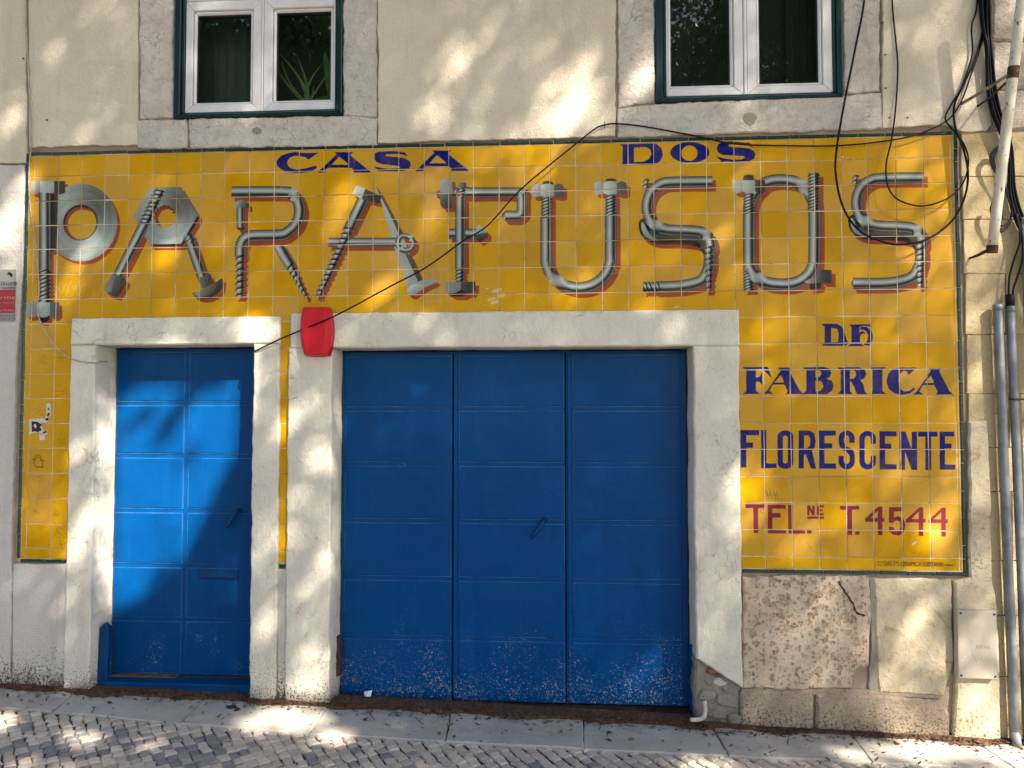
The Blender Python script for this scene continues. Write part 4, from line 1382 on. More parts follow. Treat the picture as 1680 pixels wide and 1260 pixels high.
def tile_mat():
    t = NT('painted_glazed_tile')
    tc = t.n('ShaderNodeTexCoord', object=mural)
    mp = t.n('ShaderNodeVectorMath', operation='MULTIPLY_ADD')
    t.l(tc.outputs['Object'], mp.inputs[0])
    mp.inputs[1].default_value = (1 / (MX1 - MX0), 1, 1 / (MZ1 - MZ0))
    mp.inputs[2].default_value = ((MUC[0] - MX0) / (MX1 - MX0), 0, (MUC[2] - MZ0) / (MZ1 - MZ0))
    sp = t.n('ShaderNodeSeparateXYZ'); t.l(mp.outputs[0], sp.inputs[0])
    cb = t.n('ShaderNodeCombineXYZ'); t.l(sp.outputs[0], cb.inputs[0]); t.l(sp.outputs[2], cb.inputs[1])
    im = t.n('ShaderNodeTexImage', image=img, interpolation='Cubic')
    t.l(cb.outputs[0], im.inputs['Vector'])
    hv = t.n('ShaderNodeHueSaturation')
    t.l(im.outputs['Color'], hv.inputs['Color'])
    t.l(t.ramp(t.rand, 0, 1, 0.92, 1.06), hv.inputs['Value'])
    r2 = t.math('FRACT', t.math('MULTIPLY', t.rand, 17.3))
    t.l(t.ramp(r2, 0, 1, 0.95, 1.03), hv.inputs['Saturation'])
    r3 = t.math('FRACT', t.math('MULTIPLY', t.rand, 41.7))
    t.l(t.ramp(r3, 0, 1, 0.4975, 0.502), hv.inputs['Hue'])
    col = hv.outputs[0]
    col = t.mix(t.ramp(t.noise(9, 5, 0.6), 0.45, 0.8, 0, 0.2), col, srgb(160, 108, 16))
    col = t.mix(t.ramp(t.noise(40, 5, 0.7, stretch=(1, 1, .25)), 0.6, 0.8, 0, 0.12), col, srgb(226, 186, 90))
    pit = t.ramp(t.noise(160, 2, 0.5), 0.74, 0.77, 0, 0.7)
    col = t.mix(pit, col, srgb(96, 70, 30))
    n1 = t.bump(t.noise(22, 3, stretch=(1, 1, .5)), 0.12, 0.006)
    n1 = t.bump(t.noise(120, 3), 0.06, 0.002, n1)
    return t.out(col, t.ramp(t.noise(6, 4), 0.3, 0.7, 0.18, 0.32), n1, 0.08)


MT['tile'] = tile_mat()


def gtile():
    t = NT('green_glazed_tile')
    col = t.mix(t.rand, srgb(14, 40, 32), srgb(22, 56, 44))
    col = t.mix(t.ramp(t.noise(70, 4, .7), 0.64, 0.70), col, srgb(140, 150, 130))
    return t.out(col, 0.22, t.bump(t.noise(30, 3), 0.2, 0.004), 0.5)


MT['green_tile'] = gtile()


def grout_mat():
    t = NT('tile_grout')
    col = t.mix(t.ramp(t.noise(3, 5, vec=t.pos), 0.38, 0.62), srgb(222, 202, 170), srgb(160, 130, 88))
    col = t.mix(t.ramp(t.noise(28, 5, .7, vec=t.pos), 0.58, 0.68, 0, .8), col, srgb(112, 84, 52))
    return t.out(col, 0.9, t.bump(t.noise(120, 3), 0.4, 0.003), 0.2)


MT['grout'] = grout_mat()
cols_px = [58, 97, 135, 173, 212, 252, 291, 330, 369.7, 410, 450.5, 491, 532, 572.5, 613, 654.5, 696, 736.5, 777, 819, 860.5, 902, 945, 987.5, 1030.5, 1072.5, 1116, 1159, 1204, 1247.5, 1291, 1335, 1379, 1422.5, 1468, 1513, 1558.75]
CX = [WX(u, 290 + (262.5 - 290) * (u - 97) / 1282) for u in cols_px]
CX = [WX(49, 300)] + CX + [WX(1564.5, 300)]
rL = [255.5, 290, 330, 370, 409, 450, 491, 531, 572.5, 613.7, 653.7, 694.5, 735, 776, 818, 859, 899, 916.5]
rR = [226.5, 262.5, 304, 346, 389, 431.5, 475.5, 519, 563, 606, 650, 694, 737, 781.5, 824.6, 869.5, 914, 934.5]
ZLf = [WZ(97 - 0.03 * (y - 290), y) for y in rL]
ZRf = [WZ(1379, y) for y in rR]
xl, xrr = CX[2], CX[34]


def rowz(k, x): return ZLf[k] + (ZRf[k] - ZLf[k]) * (x - xl) / (xrr - xl)


holes = [(WX(119, 700), WX(459.5, 700), -9, WZ(300, 521)), (WX(477.5, 700), WX(1212.5, 700), -9, WZ(845, 512)), (WX(459, 700), WX(478, 700), -9, WZ(470, 925))]
quads = []
for i in range(len(CX) - 1):
    for k in range(len(rL) - 1):
        x0, x1 = CX[i], CX[i + 1]
        xm_ = (x0 + x1) / 2
        z1, z0 = rowz(k, xm_), rowz(k + 1, xm_)
        ok = True
        for hi_, (a, b_, c, d_) in enumerate(holes):
            if x1 <= a or x0 >= b_ or z0 >= d_:
                continue
            if xm_ > a and xm_ < b_ and z1 <= d_ + 0.01:
                if x0 < a - 0.015: x1 = a
                elif x1 > b_ + 0.015: x0 = b_
                else: ok = False
            elif z1 > d_ + 0.01 and x0 < b_ and x1 > a:
                if min(x1, b_) - max(x0, a) > 0.4 * (x1 - x0) and z0 < d_:
                    z0 = d_
            else:
                if x0 < a < x1: x1 = a
                elif x0 < b_ < x1: x0 = b_
        if ok and x1 - x0 > 0.012 and z1 - z0 > 0.012:
            sl = (rowz(k, x1) - rowz(k, x0))
            quads.append((x0, x1, z0, z1, sl))
quads.sort(key=lambda q: -(q[1] - q[0]) * (q[3] - q[2]))
print('tiles', len(quads))
grr = random.Random(3)
rest = MB()
for n_, (x0, x1, z0, z1, sl) in enumerate(quads):
    g = 0.0021
    j = lambda: grr.uniform(-0.0009, 0.0009)
    q = [(x0 + g + j(), z0 + g + j() - sl / 2), (x1 - g + j(), z0 + g + j() + sl / 2), (x1 - g + j(), z1 - g + j() + sl / 2), (x0 + g + j(), z1 - g + j() - sl / 2)]
    m = MB() if n_ < 300 else rest
    m.prism(q, -0.0042 + grr.uniform(-0.0007, 0.0007), 0.006, 0.0018)
    if n_ < 300:
        o = m.build('tile', MT['tile'], mural)
        o.rotation_euler = (grr.uniform(-.006, .006), 0, grr.uniform(-.006, .006))
if rest.v:
    rest.build('tile', MT['tile'], mural, kind='stuff')
# grout bed: everything the tiles cover
m = MB()
def bed(x0, x1, z0, z1): m.rect(x0, x1, z0, z1, -0.0026, 0.0095)
e = 0.001
zt0 = rowz(0, CX[0]) + 0.01
xa, xb, xc, xd = holes[0][0], holes[0][1], holes[1][0], holes[1][1]
bed(CX[0] - 0.02, xa, rowz(17, CX[0]) - 0.018, holes[0][3])
bed(xb, xc, WZ(470, 930), holes[0][3])
bed(xd, CX[-1] + 0.02, rowz(17, CX[-1]) - 0.018, holes[1][3])
hz = max(holes[0][3], holes[1][3])
m.prism([(CX[0] - 0.02, holes[0][3] - 0.02), (CX[-1] + 0.02, holes[1][3] - 0.02), (CX[-1] + 0.02, rowz(0, CX[-1]) + 0.022), (CX[0] - 0.02, rowz(0, CX[0]) + 0.020)], -0.0023, 0.0090)
m.build('grout_bed', MT['grout'], mural)


# green border tiles
def border(p, q, w, cuts, seed):
    r = random.Random(seed)
    p, q = np.array(p), np.array(q)
    d = (q - p); L = np.linalg.norm(d); d /= L
    nn = np.array([-d[1], d[0]])
    t = 0.0
    k = 0
    while t < L - 0.01:
        l = cuts(t, r)
        t2 = min(L, t + l)
        if L - t2 < 0.02: t2 = L
        a, b_ = p + d * (t + 0.002), p + d * (t2 - 0.002)
        o = r.uniform(-0.001, 0.001)
        m = MB()
        m.prism([tuple(a + nn * o), tuple(b_ + nn * o), tuple(b_ + nn * (w + o)), tuple(a + nn * (w + o))], -0.0095, 0.006, 0.004)
        m.build('border_tile', MT['green_tile'], mural)
        t = t2


BW = 0.0175
tl, tr = (CX[0], rowz(0, CX[0]) + 0.002), (CX[-1], rowz(0, CX[-1]) + 0.002)


def topcut(t, r):
    x = CX[0] + t
    if x < WX(222, 250) or WX(330, 250) < x < WX(1012, 230):
        return r.uniform(0.125, 0.165)
    return r.choice([0.05, 0.09, 0.12, 0.14])


border(tl, tr, BW, topcut, 1)
border((CX[0] - 0.0035, rowz(17, CX[0])), (CX[0] - 0.0035, rowz(0, CX[0]) + 0.018), BW, lambda t, r: r.choice([0.14, 0.14, 0.145, 0.10, 0.05]), 2)
border((CX[-1] + 0.003 + BW, rowz(17, CX[-1]) - 0.006), (CX[-1] + 0.003 + BW, rowz(0, CX[-1]) + 0.018), BW, lambda t, r: r.choice([0.14, 0.07, 0.10, 0.145]), 3)
border((CX[0], rowz(17, CX[0]) - BW - 0.003), (xa - 0.003, rowz(17, xa) - BW - 0.003), BW, lambda t, r: 0.145, 4)
border((xd + 0.004, rowz(17, xd) - BW - 0.004), (CX[-1] + 0.02, rowz(17, CX[-1]) - BW - 0.004), BW, lambda t, r: 0.142, 5)
border((xb + 0.004, WZ(468, 932)), (xc - 0.004, WZ(468, 931.5)), 0.02, lambda t, r: 1, 6)


# ------------------------------------------------------------------ small print as flat lettering
def text(name, s, px, py, y, h, mat, parent, width=None, bold=0.0):
    """built-in typeface turned into a flat mesh; (px, py) is the lower left corner, h the cap height in metres"""
    cu = bpy.data.curves.new(name, 'FONT')
    cu.body = s
    cu.size = h / 0.70
    cu.offset = bold
    cu.extrude = 0.0002
    o = bpy.data.objects.new(name, cu)
    COL.objects.link(o)
    dg = bpy.context.evaluated_depsgraph_get()
    me = bpy.data.meshes.new_from_object(o.evaluated_get(dg))
    bpy.data.objects.remove(o)
    v = np.array([q.co for q in me.vertices])
    if width:
        v[:, 0] *= width / max(np.ptp(v[:, 0]), 1e-6)
    c = W(px, py, y)
    vv = np.stack([c[0] + v[:, 0], y - v[:, 2] * 1.0, c[2] + v[:, 1]], 1)
    m = MB()
    m.add(vv, [tuple(p.vertices) for p in me.polygons])
    bpy.data.meshes.remove(me)
    return m.build(name, mat, parent)


MT['brown_print'] = simple('brown_black_print', srgb(56, 44, 22), srgb(110, 84, 30), 40, 0.4, 0.4, bstr=0)
text('lettering', 'C.ª DAS F.ªS CERAMICA LUSITANIA', 1440, 928, -0.0068, 0.023, MT['brown_print'], mural, WX(1548, 925) - WX(1440, 925))
text('lettering', 'Lisboa', 1550, 928.5, -0.0068, 0.013, MT['brown_print'], mural, 0.042)

# ------------------------------------------------------------------ pavement: border slabs, limestone setts, street
def ground_mat():
    t = NT('earth_between_stones')
    col = t.mix(t.ramp(t.noise(30, 5, vec=t.pos), 0.4, 0.65), srgb(92, 80, 68), srgb(58, 48, 42))
    return t.out(col, 0.95, t.bump(t.noise(150, 3, vec=t.pos), 0.6, 0.004), 0.1)


def slab_mat():
    t = NT('worn_limestone_slab')
    col = t.mix(t.ramp(t.noise(4, 6, 0.6), 0.35, 0.65), srgb(180, 172, 160), srgb(160, 152, 141))
    col = t.mix(t.ramp(t.noise(13, 6, 0.7, stretch=(.4, 1, 1)), 0.55, 0.72, 0, .6), col, srgb(136, 129, 119))
    col = t.mix(t.ramp(t.noise(90, 4, .7), 0.62, 0.70, 0, .7), col, srgb(98, 90, 82))
    col = t.mix(t.ramp(t.noise(9, 4, .6, stretch=(.3, 1, 1)), 0.66, 0.76, 0, .4), col, srgb(206, 200, 190))
    n1 = t.bump(t.noise(11, 5, 0.6), 0.5, 0.012)
    return t.out(col, 0.75, t.bump(t.noise(110, 4, .6), 0.4, 0.003, n1), 0.3)


def sett_mat(name, c, c2):
    t = NT(name)
    ge = t.n('ShaderNodeNewGeometry')
    k = t.math('FRACT', t.math('ADD', t.rand, ge.outputs['Random Per Island']))
    col = t.mix(k, c, c2)
    col = t.mix(t.ramp(t.noise(26, 5, .7), 0.5, 0.75, 0, .5), col, tuple(x * .62 for x in c2))
    n1 = t.bump(t.noise(30, 5, .65), 0.6, 0.010)
    return t.out(col, t.ramp(t.noise(12, 3), .3, .7, .5, .75), t.bump(t.noise(160, 3), .3, .002, n1), 0.35)


MT['earth'] = ground_mat(); MT['slab'] = slab_mat()
MT['sett'] = sett_mat('limestone_sett', srgb(200, 186, 168), srgb(168, 155, 140))
MT['sett_dark'] = sett_mat('basalt_sett', srgb(146, 140, 134), srgb(120, 116, 113))
MT['asphalt'] = simple('street_paving', srgb(118, 113, 106), srgb(98, 94, 88), 3, 0.8, 0.3, bs=60, bstr=0.4)
m = MB()
m.slab([(XL, 0.30), (XR, 0.30), (XR, -2.6), (XL, -2.6)], -0.30, -0.012)
pave = m.build('pavement', MT['earth'], kind='structure')
pave['label'] = 'sloping pavement of worn border slabs and small limestone setts'
m = MB()
zs_ = gz(2.5, -2.6) - 0.12
m.add([(-300, 0.2, zs_), (300, 0.2, zs_), (300, -600, zs_ - .5), (-300, -600, zs_ - .5)], [(0, 1, 2, 3)])
street = m.build('street', MT['asphalt'], kind='structure')
street['label'] = 'pale street surface beyond the pavement'
# border slabs along the foot of the wall
jn = [(-380, 1110, -420, 1135), (-120, 1122, -160, 1150), (117, 1143, 87, 1168), (330, 1155, 297, 1188), (535, 1163, 507, 1204), (737, 1182, 731, 1217), (957, 1187, 958, 1229), (1174, 1203, 1196, 1241), (1398, 1208, 1432, 1252), (1625, 1235, 1665, 1262), (1860, 1250, 1900, 1275)]
for i in range(len(jn) - 1):
    a, b_ = jn[i], jn[i + 1]
    A0, A1, B0, B1 = G(a[0], a[1]), G(a[2], a[3]), G(b_[0], b_[1]), G(b_[2], b_[3])

    def at_y(p, q, y):
        t = (y - p[1]) / (q[1] - p[1])
        return p[0] + (q[0] - p[0]) * t
    e_ = 0.0013
    pl = [(at_y(A0, A1, 0.045) + e_, 0.045), (at_y(B0, B1, 0.045) - e_, 0.045), (B1[0] - e_, B1[1]), (A1[0] + e_, A1[1])]
    m = MB(); m.slab(rough(pl, 0.05, 0.004, 300 + i, (0,)), -0.10, 0.004 + 0.003 * (i % 2), 0.006)
    m.build('paving_slab', MT['slab'], pave)


def project(p):
    d = RM.T @ (np.array(p) - CAM)
    return 840 + FPX * d[0] / d[1], 630 - FPX * d[2] / d[1], d[1]


setts = []
sr = random.Random(17)
S0 = 0.054
for i in range(-110, 110):
    for j in range(-110, 110):
        # slightly bowed diagonal courses
        a0 = math.radians(38)
        ui, vj = i * S0, j * S0 * 1.02
        x = 2.6 + ui * math.cos(a0) - vj * math.sin(a0)
        y = -1.2 + ui * math.sin(a0) + vj * math.cos(a0)
        x += 0.03 * math.sin(y * 6 + x * .7); y += 0.05 * math.sin(x * 1.9)
        if not (-0.265 > y > -1.9 and -2.2 < x < 7.3):
            continue
        c4 = []
        a1 = a0 + sr.gauss(0, .10); fu = sr.uniform(.88, 1.0)
        for (du, dv) in ((-.5, -.5), (.5, -.5), (.5, .5), (-.5, .5)):
            q = 0.97
            c4.append((x + S0 * q * (du * fu * math.cos(a1) - dv * math.sin(a1)) + sr.uniform(-.006, .006), y + S0 * q * (du * fu * math.sin(a1) + dv * math.cos(a1)) + sr.uniform(-.006, .006)))
        u, v, dpt = project((x, y, gz(x, y)))
        seen = -40 < u < 1720 and v < 1290 and dpt > 0
        if x < 2.0: dark = y < -0.40 and sr.random() < (0.34 if x < 1.5 else 0.12)
        else: dark = y < -0.44 and sr.random() < 0.14
        setts.append((0 if seen else 1, -v, c4, dark, sr.uniform(-.0025, .003)))
setts.sort(key=lambda s: (s[0], s[1]))
nvis = sum(1 for s in setts if s[0] == 0)
print('setts', len(setts), 'visible', nvis)
lump, lumpd = MB(), MB()
for n_, (hid, v, c4, dark, h) in enumerate(setts):
    r4 = rough(c4, 0.024, 0.003, n_)
    if n_ < 300 and not hid:
        m = MB(); m.slab(r4, -0.07, -0.002 + h, 0.006)
        m.build('cobble', MT['sett_dark' if dark else 'sett'], pave)
    else:
        (lumpd if dark else lump).slab(c4, -0.05, -0.002 + h, 0.008)
lump.m = 0
k0 = len(lump.f)
lump.m = 1
lump.add(lumpd.v, lumpd.f)
lump.build('cobble', [MT['sett'], MT['sett_dark']], pave, kind='stuff')

# leaf litter swept against the wall
MT['litter'] = simple('dry_brown_litter', srgb(98, 74, 56), srgb(56, 42, 36), 60, 0.95, 0.1, bstr=0)


def litter():
    m = MB()
    r = random.Random(23)
    # a thin uneven drift of dirt
    xs = np.linspace(-1.5, 6.2, 240)
    prof = []
    for x in xs:
        w = 0.022 + 0.016 * math.sin(x * 5.1) + 0.018 * math.sin(x * 13.7 + 1) + r.uniform(-.012, .012)
        prof.append(max(0.012, w))
    vs, fs = [], []
    for x, w in zip(xs, prof):
        ins = 0.05 if (GARX[0] < x < GARX[1] or DOORX[0] < x < DOORX[1]) else -0.03
        for (yy_, hh) in ((ins + 0.02, 0.022), (-0.035 - w * .1, 0.018 + r.uniform(-.004, .006)), (-0.03 - w * .6, 0.012 + r.uniform(-.004, .004)), (-0.03 - w, 0.004)):
            vs.append((x, yy_, gz(x, yy_) + hh))
    for i in range(len(xs) - 1):
        for k in range(3):
            a = i * 4 + k
            fs.append((a, a + 4, a + 5, a + 1))
    m.add(vs, fs)
    for k in range(5200):
        x = r.uniform(-1.5, 6.2)
        y = -0.03 - abs(r.gauss(0, 0.035)) if r.random() < .86 else -0.03 - abs(r.gauss(0, 0.16))
        inset = (GARX[0] < x < GARX[1] or DOORX[0] < x < DOORX[1])
        if inset and r.random() < .3:
            y = r.uniform(-.03, .06)
        s = r.uniform(.003, .011) if r.random() < .9 else r.uniform(.012, .02)
        z = gz(x, y) + (0.008 if y < -.07 else 0.018) + r.uniform(0, .006)
        a = r.uniform(0, 6.28)
        ca, sa = math.cos(a), math.sin(a)
        e1 = np.array([ca, sa, r.uniform(-.5, .5)]) * s
        e2 = np.array([-sa, ca, r.uniform(-.5, .5)]) * s * r.uniform(.25, .6)
        c = np.array([x, y, z])
        m.add([c - e1, c - e2, c + e1, c + e2], [(0, 1, 2, 3)])
    return m


o = litter().build('leaf_litter', MT['litter'], kind='stuff')
o['label'] = 'brown dry leaf litter drifted along the foot of the wall'

# single things lying on the slabs
c = G(602, 1146)
m = MB(); m.add([c + (-0.022, .02, .03), c + (0.024, .022, .038), c + (0.022, -.01, .012), c + (-0.006, -.02, .008), c + (0.002, .004, .030)], [(0, 3, 4), (3, 2, 4), (2, 1, 4), (1, 0, 4)])
m.build('paper_scrap', simple('white_paper', srgb(222, 226, 234), None, rough_=.8, bstr=0), label='crumpled white paper scrap under the left leaf of the garage door', cat='paper scrap')
MT['dropping'] = simple('black_dropping', srgb(34, 30, 30), srgb(22, 20, 20), 40, 0.6, 0.3, bs=70, bstr=.6)
for k, (u, v, l, w, lab) in enumerate([(380, 1164, .052, .020, 'long black dog dropping on the slab before the small door'), (389, 1168, .028, .018, 'short black dog dropping beside the long one'), (376, 1174, .016, .008, 'tiny black crumb of dropping in front of the two larger ones')]):
    c = G(u, v)
    a = (0.2, 0.5, 0.7)[k]
    pts = [c + (l * s_ * math.cos(a), l * s_ * math.sin(a), w * .7 + .002 * math.sin(9 * s_)) for s_ in np.linspace(-.5, .5, 7)]
    m = MB(); m.tube(pts, [w * q for q in (.25, .42, .5, .46, .5, .4, .2)], 9)
    m.build('dropping', MT['dropping'], smooth=True, label=lab, cat='dog dropping', group='dog droppings on the slab')
c = G(655, 1171)
m = MB(); m.tube([c + (0, 0, .006), c + (0, 0, .018)], .013, 14); m.tube([c + (-.02, .004, .007), c + (-.024, .004, .012)], .010, 9)
m.build('bottle_cap', simple('blue_grey_cap', srgb(120, 132, 150), srgb(150, 150, 140), 60, .5), label='small blue grey bottle cap lying on the slab before the garage door', cat='bottle cap')
MT['twig'] = simple('dark_twig', srgb(70, 58, 48), srgb(50, 42, 36), 40, .9, .2, bstr=0)
tw = [((600, 1160), (615, 1185), 0), ((682, 1180), (694, 1192), 0), ((632, 1190), (641, 1194), 0), ((1175, 1205), (1207, 1207), 0), ((1240, 1200), (1290, 1212), 0), ((1445, 1202), (1478, 1208), 0), ((1630, 1222), (1655, 1235), 0), ((1262, 1238), (1274, 1234), 0), ((150, 1172), (153, 1165), 0), ((1292, 1222), (1294, 1213), 0), ((440, 1150), (448, 1157), 0), ((780, 1190), (788, 1193), 0), ((280, 1150), (306, 1147), 0)]
tl_ = ['thin twig lying before the left end of the garage door', 'forked twig beside the bottle cap', 'short dark twig left of the bottle cap', 'long twig on the slab joint below the broken jamb', 'long dark twig before the plinth stones', 'dark stick against the plinth at the right', 'curved twig on the sunlit slab near the conduits', 'small twig at the edge of the setts below the plinth', 'tiny upright twig on the setts at the left', 'bent twig standing before the plinth stones', 'small twig under the middle jamb', 'short twig before the middle garage leaf', 'thin stalk lying before the small door']
for (a, b_, _), lab in zip(tw, tl_):
    A, B = G(*a), G(*b_)
    mid = (A + B) / 2 + np.array([rnd.uniform(-.01, .01), rnd.uniform(-.01, .01), .012])
    m = MB(); m.tube(smooth([A + (0, 0, .010), mid, B + (0, 0, .011)], 4), .0026, 5, r1=.0014)
    m.build('twig', MT['twig'], label=lab, cat='twig', group='twigs on the pavement')
MT['dleaf'] = simple('dry_leaf', srgb(128, 112, 84), srgb(98, 84, 64), 60, .8, .2, bstr=0)
lf = [((895, 1188), 'dark curled leaf before the middle garage leaf'), ((1542, 1215), 'olive dry leaf on the sunlit slab'), ((720, 1206), 'flat grey leaf near the setts below the garage door'), ((745, 1212), 'brown leaf at the slab edge below the garage door'), ((1036, 1216), 'small leaf on the slab before the right garage leaf'), ((63, 1145), 'brown leaf on the slab at the far left'), ((740, 1192), 'reddish dry leaf before the left garage leaf'), ((1225, 1190), 'green glass coloured leaf below the broken jamb')]
for (u, v), lab in lf:
    c = G(u, v)
    a = rnd.uniform(0, 3.1); l = rnd.uniform(.016, .028)
    ca, sa = math.cos(a), math.sin(a)
    sp = [(-1, 0, .004), (-.4, .42, .010), (.3, .36, .012), (1, 0, .008), (.3, -.36, .010), (-.4, -.42, .008), (0, 0, .004)]
    vs = [c + (l * (p * ca - q * sa), l * (p * sa + q * ca), z + .004) for p, q, z in sp]
    m = MB(); m.add(vs, [(0, 1, 6), (1, 2, 6), (2, 3, 6), (3, 4, 6), (4, 5, 6), (5, 0, 6)])
    m.build('fallen_leaf', MT['dleaf'], label=lab, cat='leaf', group='fallen leaves on the pavement')

# ------------------------------------------------------------------ things fixed to the front
# alarm box
ab = thing('alarm_box', W(521, 545, -0.03), 'red plastic alarm siren box over the left end of the garage lintel', 'alarm box')
half = [(500, 504.5), (540, 504.5), (543.5, 515), (546, 530), (546.6, 543), (546, 556), (543.5, 572), (541, 583), (530, 584.5), (514, 584.8), (502, 583.5), (498, 570), (495.5, 556), (494.8, 543), (495.5, 528), (498, 513)]
m = MB()
cx_, cz_ = W(520.5, 545, -.05)[0], W(520.5, 545, -.05)[2]
rings = []
for (yv, sx, sz) in ((-0.030, 1.0, 1.0), (-0.072, 1.0, 1.0), (-0.078, 0.985, 0.99), (-0.094, 0.72, 0.955), (-0.097, 0.66, 0.93)):
    rings.append([(cx_ + (x - cx_) * sx, yv, cz_ + (z - cz_) * sz) for x, z in P(half, -.05)])
n = len(half)
vs = [p for r_ in rings for p in r_]
fs = [tuple(range(4 * n, 5 * n)), tuple(reversed(range(n)))]
for r_ in range(4):
    for i in range(n):
        fs.append((r_ * n + i, r_ * n + (i + 1) % n, (r_ + 1) * n + (i + 1) % n, (r_ + 1) * n + i))
m.add(vs, fs)
m.build('cover', MT['red'], ab)
m = MB(); m.prism([(cx_ + (x - cx_) * 1.025, cz_ + (z - cz_) * 1.015) for x, z in P(half, -.05)], -0.036, -0.0285, .002)
m.build('back_plate', simple('dark_red_plastic', (0.16, .004, .008), None, rough_=.4), ab)

# security company sign, cut by the left edge of the photograph
sg = thing('security_sign', W(-6, 486, -0.014), 'faded grey and red security company sign on the left plaster', 'sign')
for (a, b_, mt) in ((443, 476, 'sg'), (476.5, 514, 'sr'), (514.5, 528, 'sg')):
    if 'sg' not in MT:
        MT['sg'] = simple('sign_grey', srgb(152, 146, 138), srgb(138, 132, 126), 12, .5, .4, bstr=0)
        MT['sr'] = simple('sign_red', srgb(176, 44, 46), srgb(160, 52, 52), 12, .5, .4, bstr=0)
    m = MB(); m.rect(WX(-46, 486), WX(28.5, 486), WZ(10, b_), WZ(10, a), -0.0165, -0.0135, .0006)
    m.build('sign_panel', MT[mt], sg)
ysg = -0.0172
text('lettering', 'isure', 0.5, 468, ysg, .026, MT['black_print'], sg, WX(27, 468) - WX(0.5, 468))
text('lettering', 'Alta Segurança', -10, 473.2, ysg, .009, MT['black_print'], sg, WX(25, 470) - WX(-10, 470))
text('lettering', 'alarme', -18, 491, ysg, .022, MT['white_print'], sg, WX(26, 490) - WX(-18, 490))
text('lettering', 'Em caso de intrusão', -30, 498, ysg, .007, MT['white_print'], sg, WX(26, 490) - WX(-30, 490))
text('lettering', 'ligação à Polícia', -24, 511, ysg, .010, MT['white_print'], sg, WX(26, 490) - WX(-24, 490))
text('lettering', 'Securitas Direct', -18, 519.5, ysg, .008, MT['black_print'], sg, WX(27, 490) - WX(-18, 490))
text('lettering', '707 50 12 24', -8, 525, ysg, .008, MT['black_print'], sg, WX(25, 490) - WX(-8, 490))
m = MB(); m.prism(P([(15, 451), (18, 447), (23, 449), (25, 453), (22, 456), (19, 452)]), ysg - .0004, ysg + .001)
m.build('emblem', MT['black_print'], sg)

# torn stickers on the left strip of the sign
MT['sticker'] = simple('white_sticker', srgb(206, 198, 188), srgb(190, 182, 170), 30, .6, .3, bstr=0)
fz = lambda pts: [(u / 4, 500 + v / 4) for u, v in pts]
st = thing('torn_sticker', W(64, 700, -0.008), 'torn white sticker with a black picture on the left strip of yellow tiles', 'sticker')
m = MB(); m.prism(P(fz([(196, 752), (240, 748), (276, 742), (300, 752), (320, 740), (328, 762), (304, 776), (282, 772), (278, 800), (296, 826), (316, 838), (312, 856), (286, 844), (262, 846), (262, 834), (236, 838), (194, 852)])), -0.0075, -0.0055)
m.build('paper', MT['sticker'], st)
m = MB(); m.prism(P(fz([(214, 764), (250, 768), (284, 786), (268, 802), (282, 822), (256, 834), (232, 830), (216, 836)])), -0.0079, -0.007)
m.build('picture', MT['black_print'], st)
m = MB(); m.prism(P(fz([(226, 790), (240, 780), (248, 800), (236, 812)])), -0.0082, -0.0076); m.build('highlight', MT['sticker'], st)
m = MB(); m.prism(P(fz([(284, 838), (304, 826), (312, 836), (296, 846)])), -0.0079, -0.007); m.build('picture', MT['black_print'], st)
s2 = thing('torn_sticker', W(80, 680, -0.008), 'narrow torn strip of white sticker above the one with the black picture', 'sticker')
m = MB(); m.prism(P(fz([(310, 650), (326, 644), (340, 656), (340, 730), (326, 736), (322, 760), (306, 760), (302, 744), (312, 720), (308, 690)])), -0.0075, -0.0055); m.build('paper', MT['sticker'], s2)
for q in ([(318, 680), (330, 676), (328, 696)], [(314, 724), (326, 706), (334, 716), (322, 738)]):
    m = MB(); m.prism(P(fz(q)), -0.0079, -0.007); m.build('picture', MT['black_print'], s2)
m = MB(); m.prism(P(fz([(262, 852), (298, 850), (300, 888), (264, 888)])), -0.0075, -0.0055)
m.build('label_sticker', MT['sticker'], label='small square white label below the torn sticker', cat='sticker')

# beige cover plate of the water meter
uc = thing('utility_cover', W(1603, 1116, -0.03), 'beige enamelled metal utility cover screwed to the pier beside the conduits', 'utility cover')
yc = -0.055
m = MB(); m.prism(P([(1571, 1001), (1635, 1003), (1637, 1115), (1572, 1113)], yc), yc, -0.02, .003); m.build('plate', MT['cover'], uc)
for (u, v) in ((1576, 1006), (1631, 1008), (1633, 1110), (1577, 1108)):
    q = W(u, v, yc); m = MB(); m.tube([q + (0, -.003, 0), q + (0, .004, 0)], .0055, 8); m.build('screw', MT['gasket'], uc)
text('lettering', 'EPAL', 1601, 1064, yc - .0006, .018, simple('embossed_beige', srgb(158, 144, 128), None, bstr=0), uc, .075)
r_ = random.Random(9)
m = MB()
for (a, b_) in [((1589, 1046), (1599, 1050)), ((1590, 1053), (1596, 1066)), ((1597, 1055), (1590, 1065)), ((1593, 1047), (1592, 1054)), ((1579, 1076), (1586, 1078)), ((1586, 1078), (1580, 1084)), ((1601, 1078), (1605, 1090)), ((1603, 1084), (1610, 1083)), ((1590, 1078), (1591, 1092)), ((1612, 1075), (1613, 1082)), ((1584, 1092), (1590, 1096)), ((1596, 1070), (1598, 1078))]:
    A, B = W(*a, yc - .0004), W(*b_, yc - .0004)
    m.tube([A, B], .0012, 4)
m.build('scratches', MT['scratch'], uc, kind='stuff')


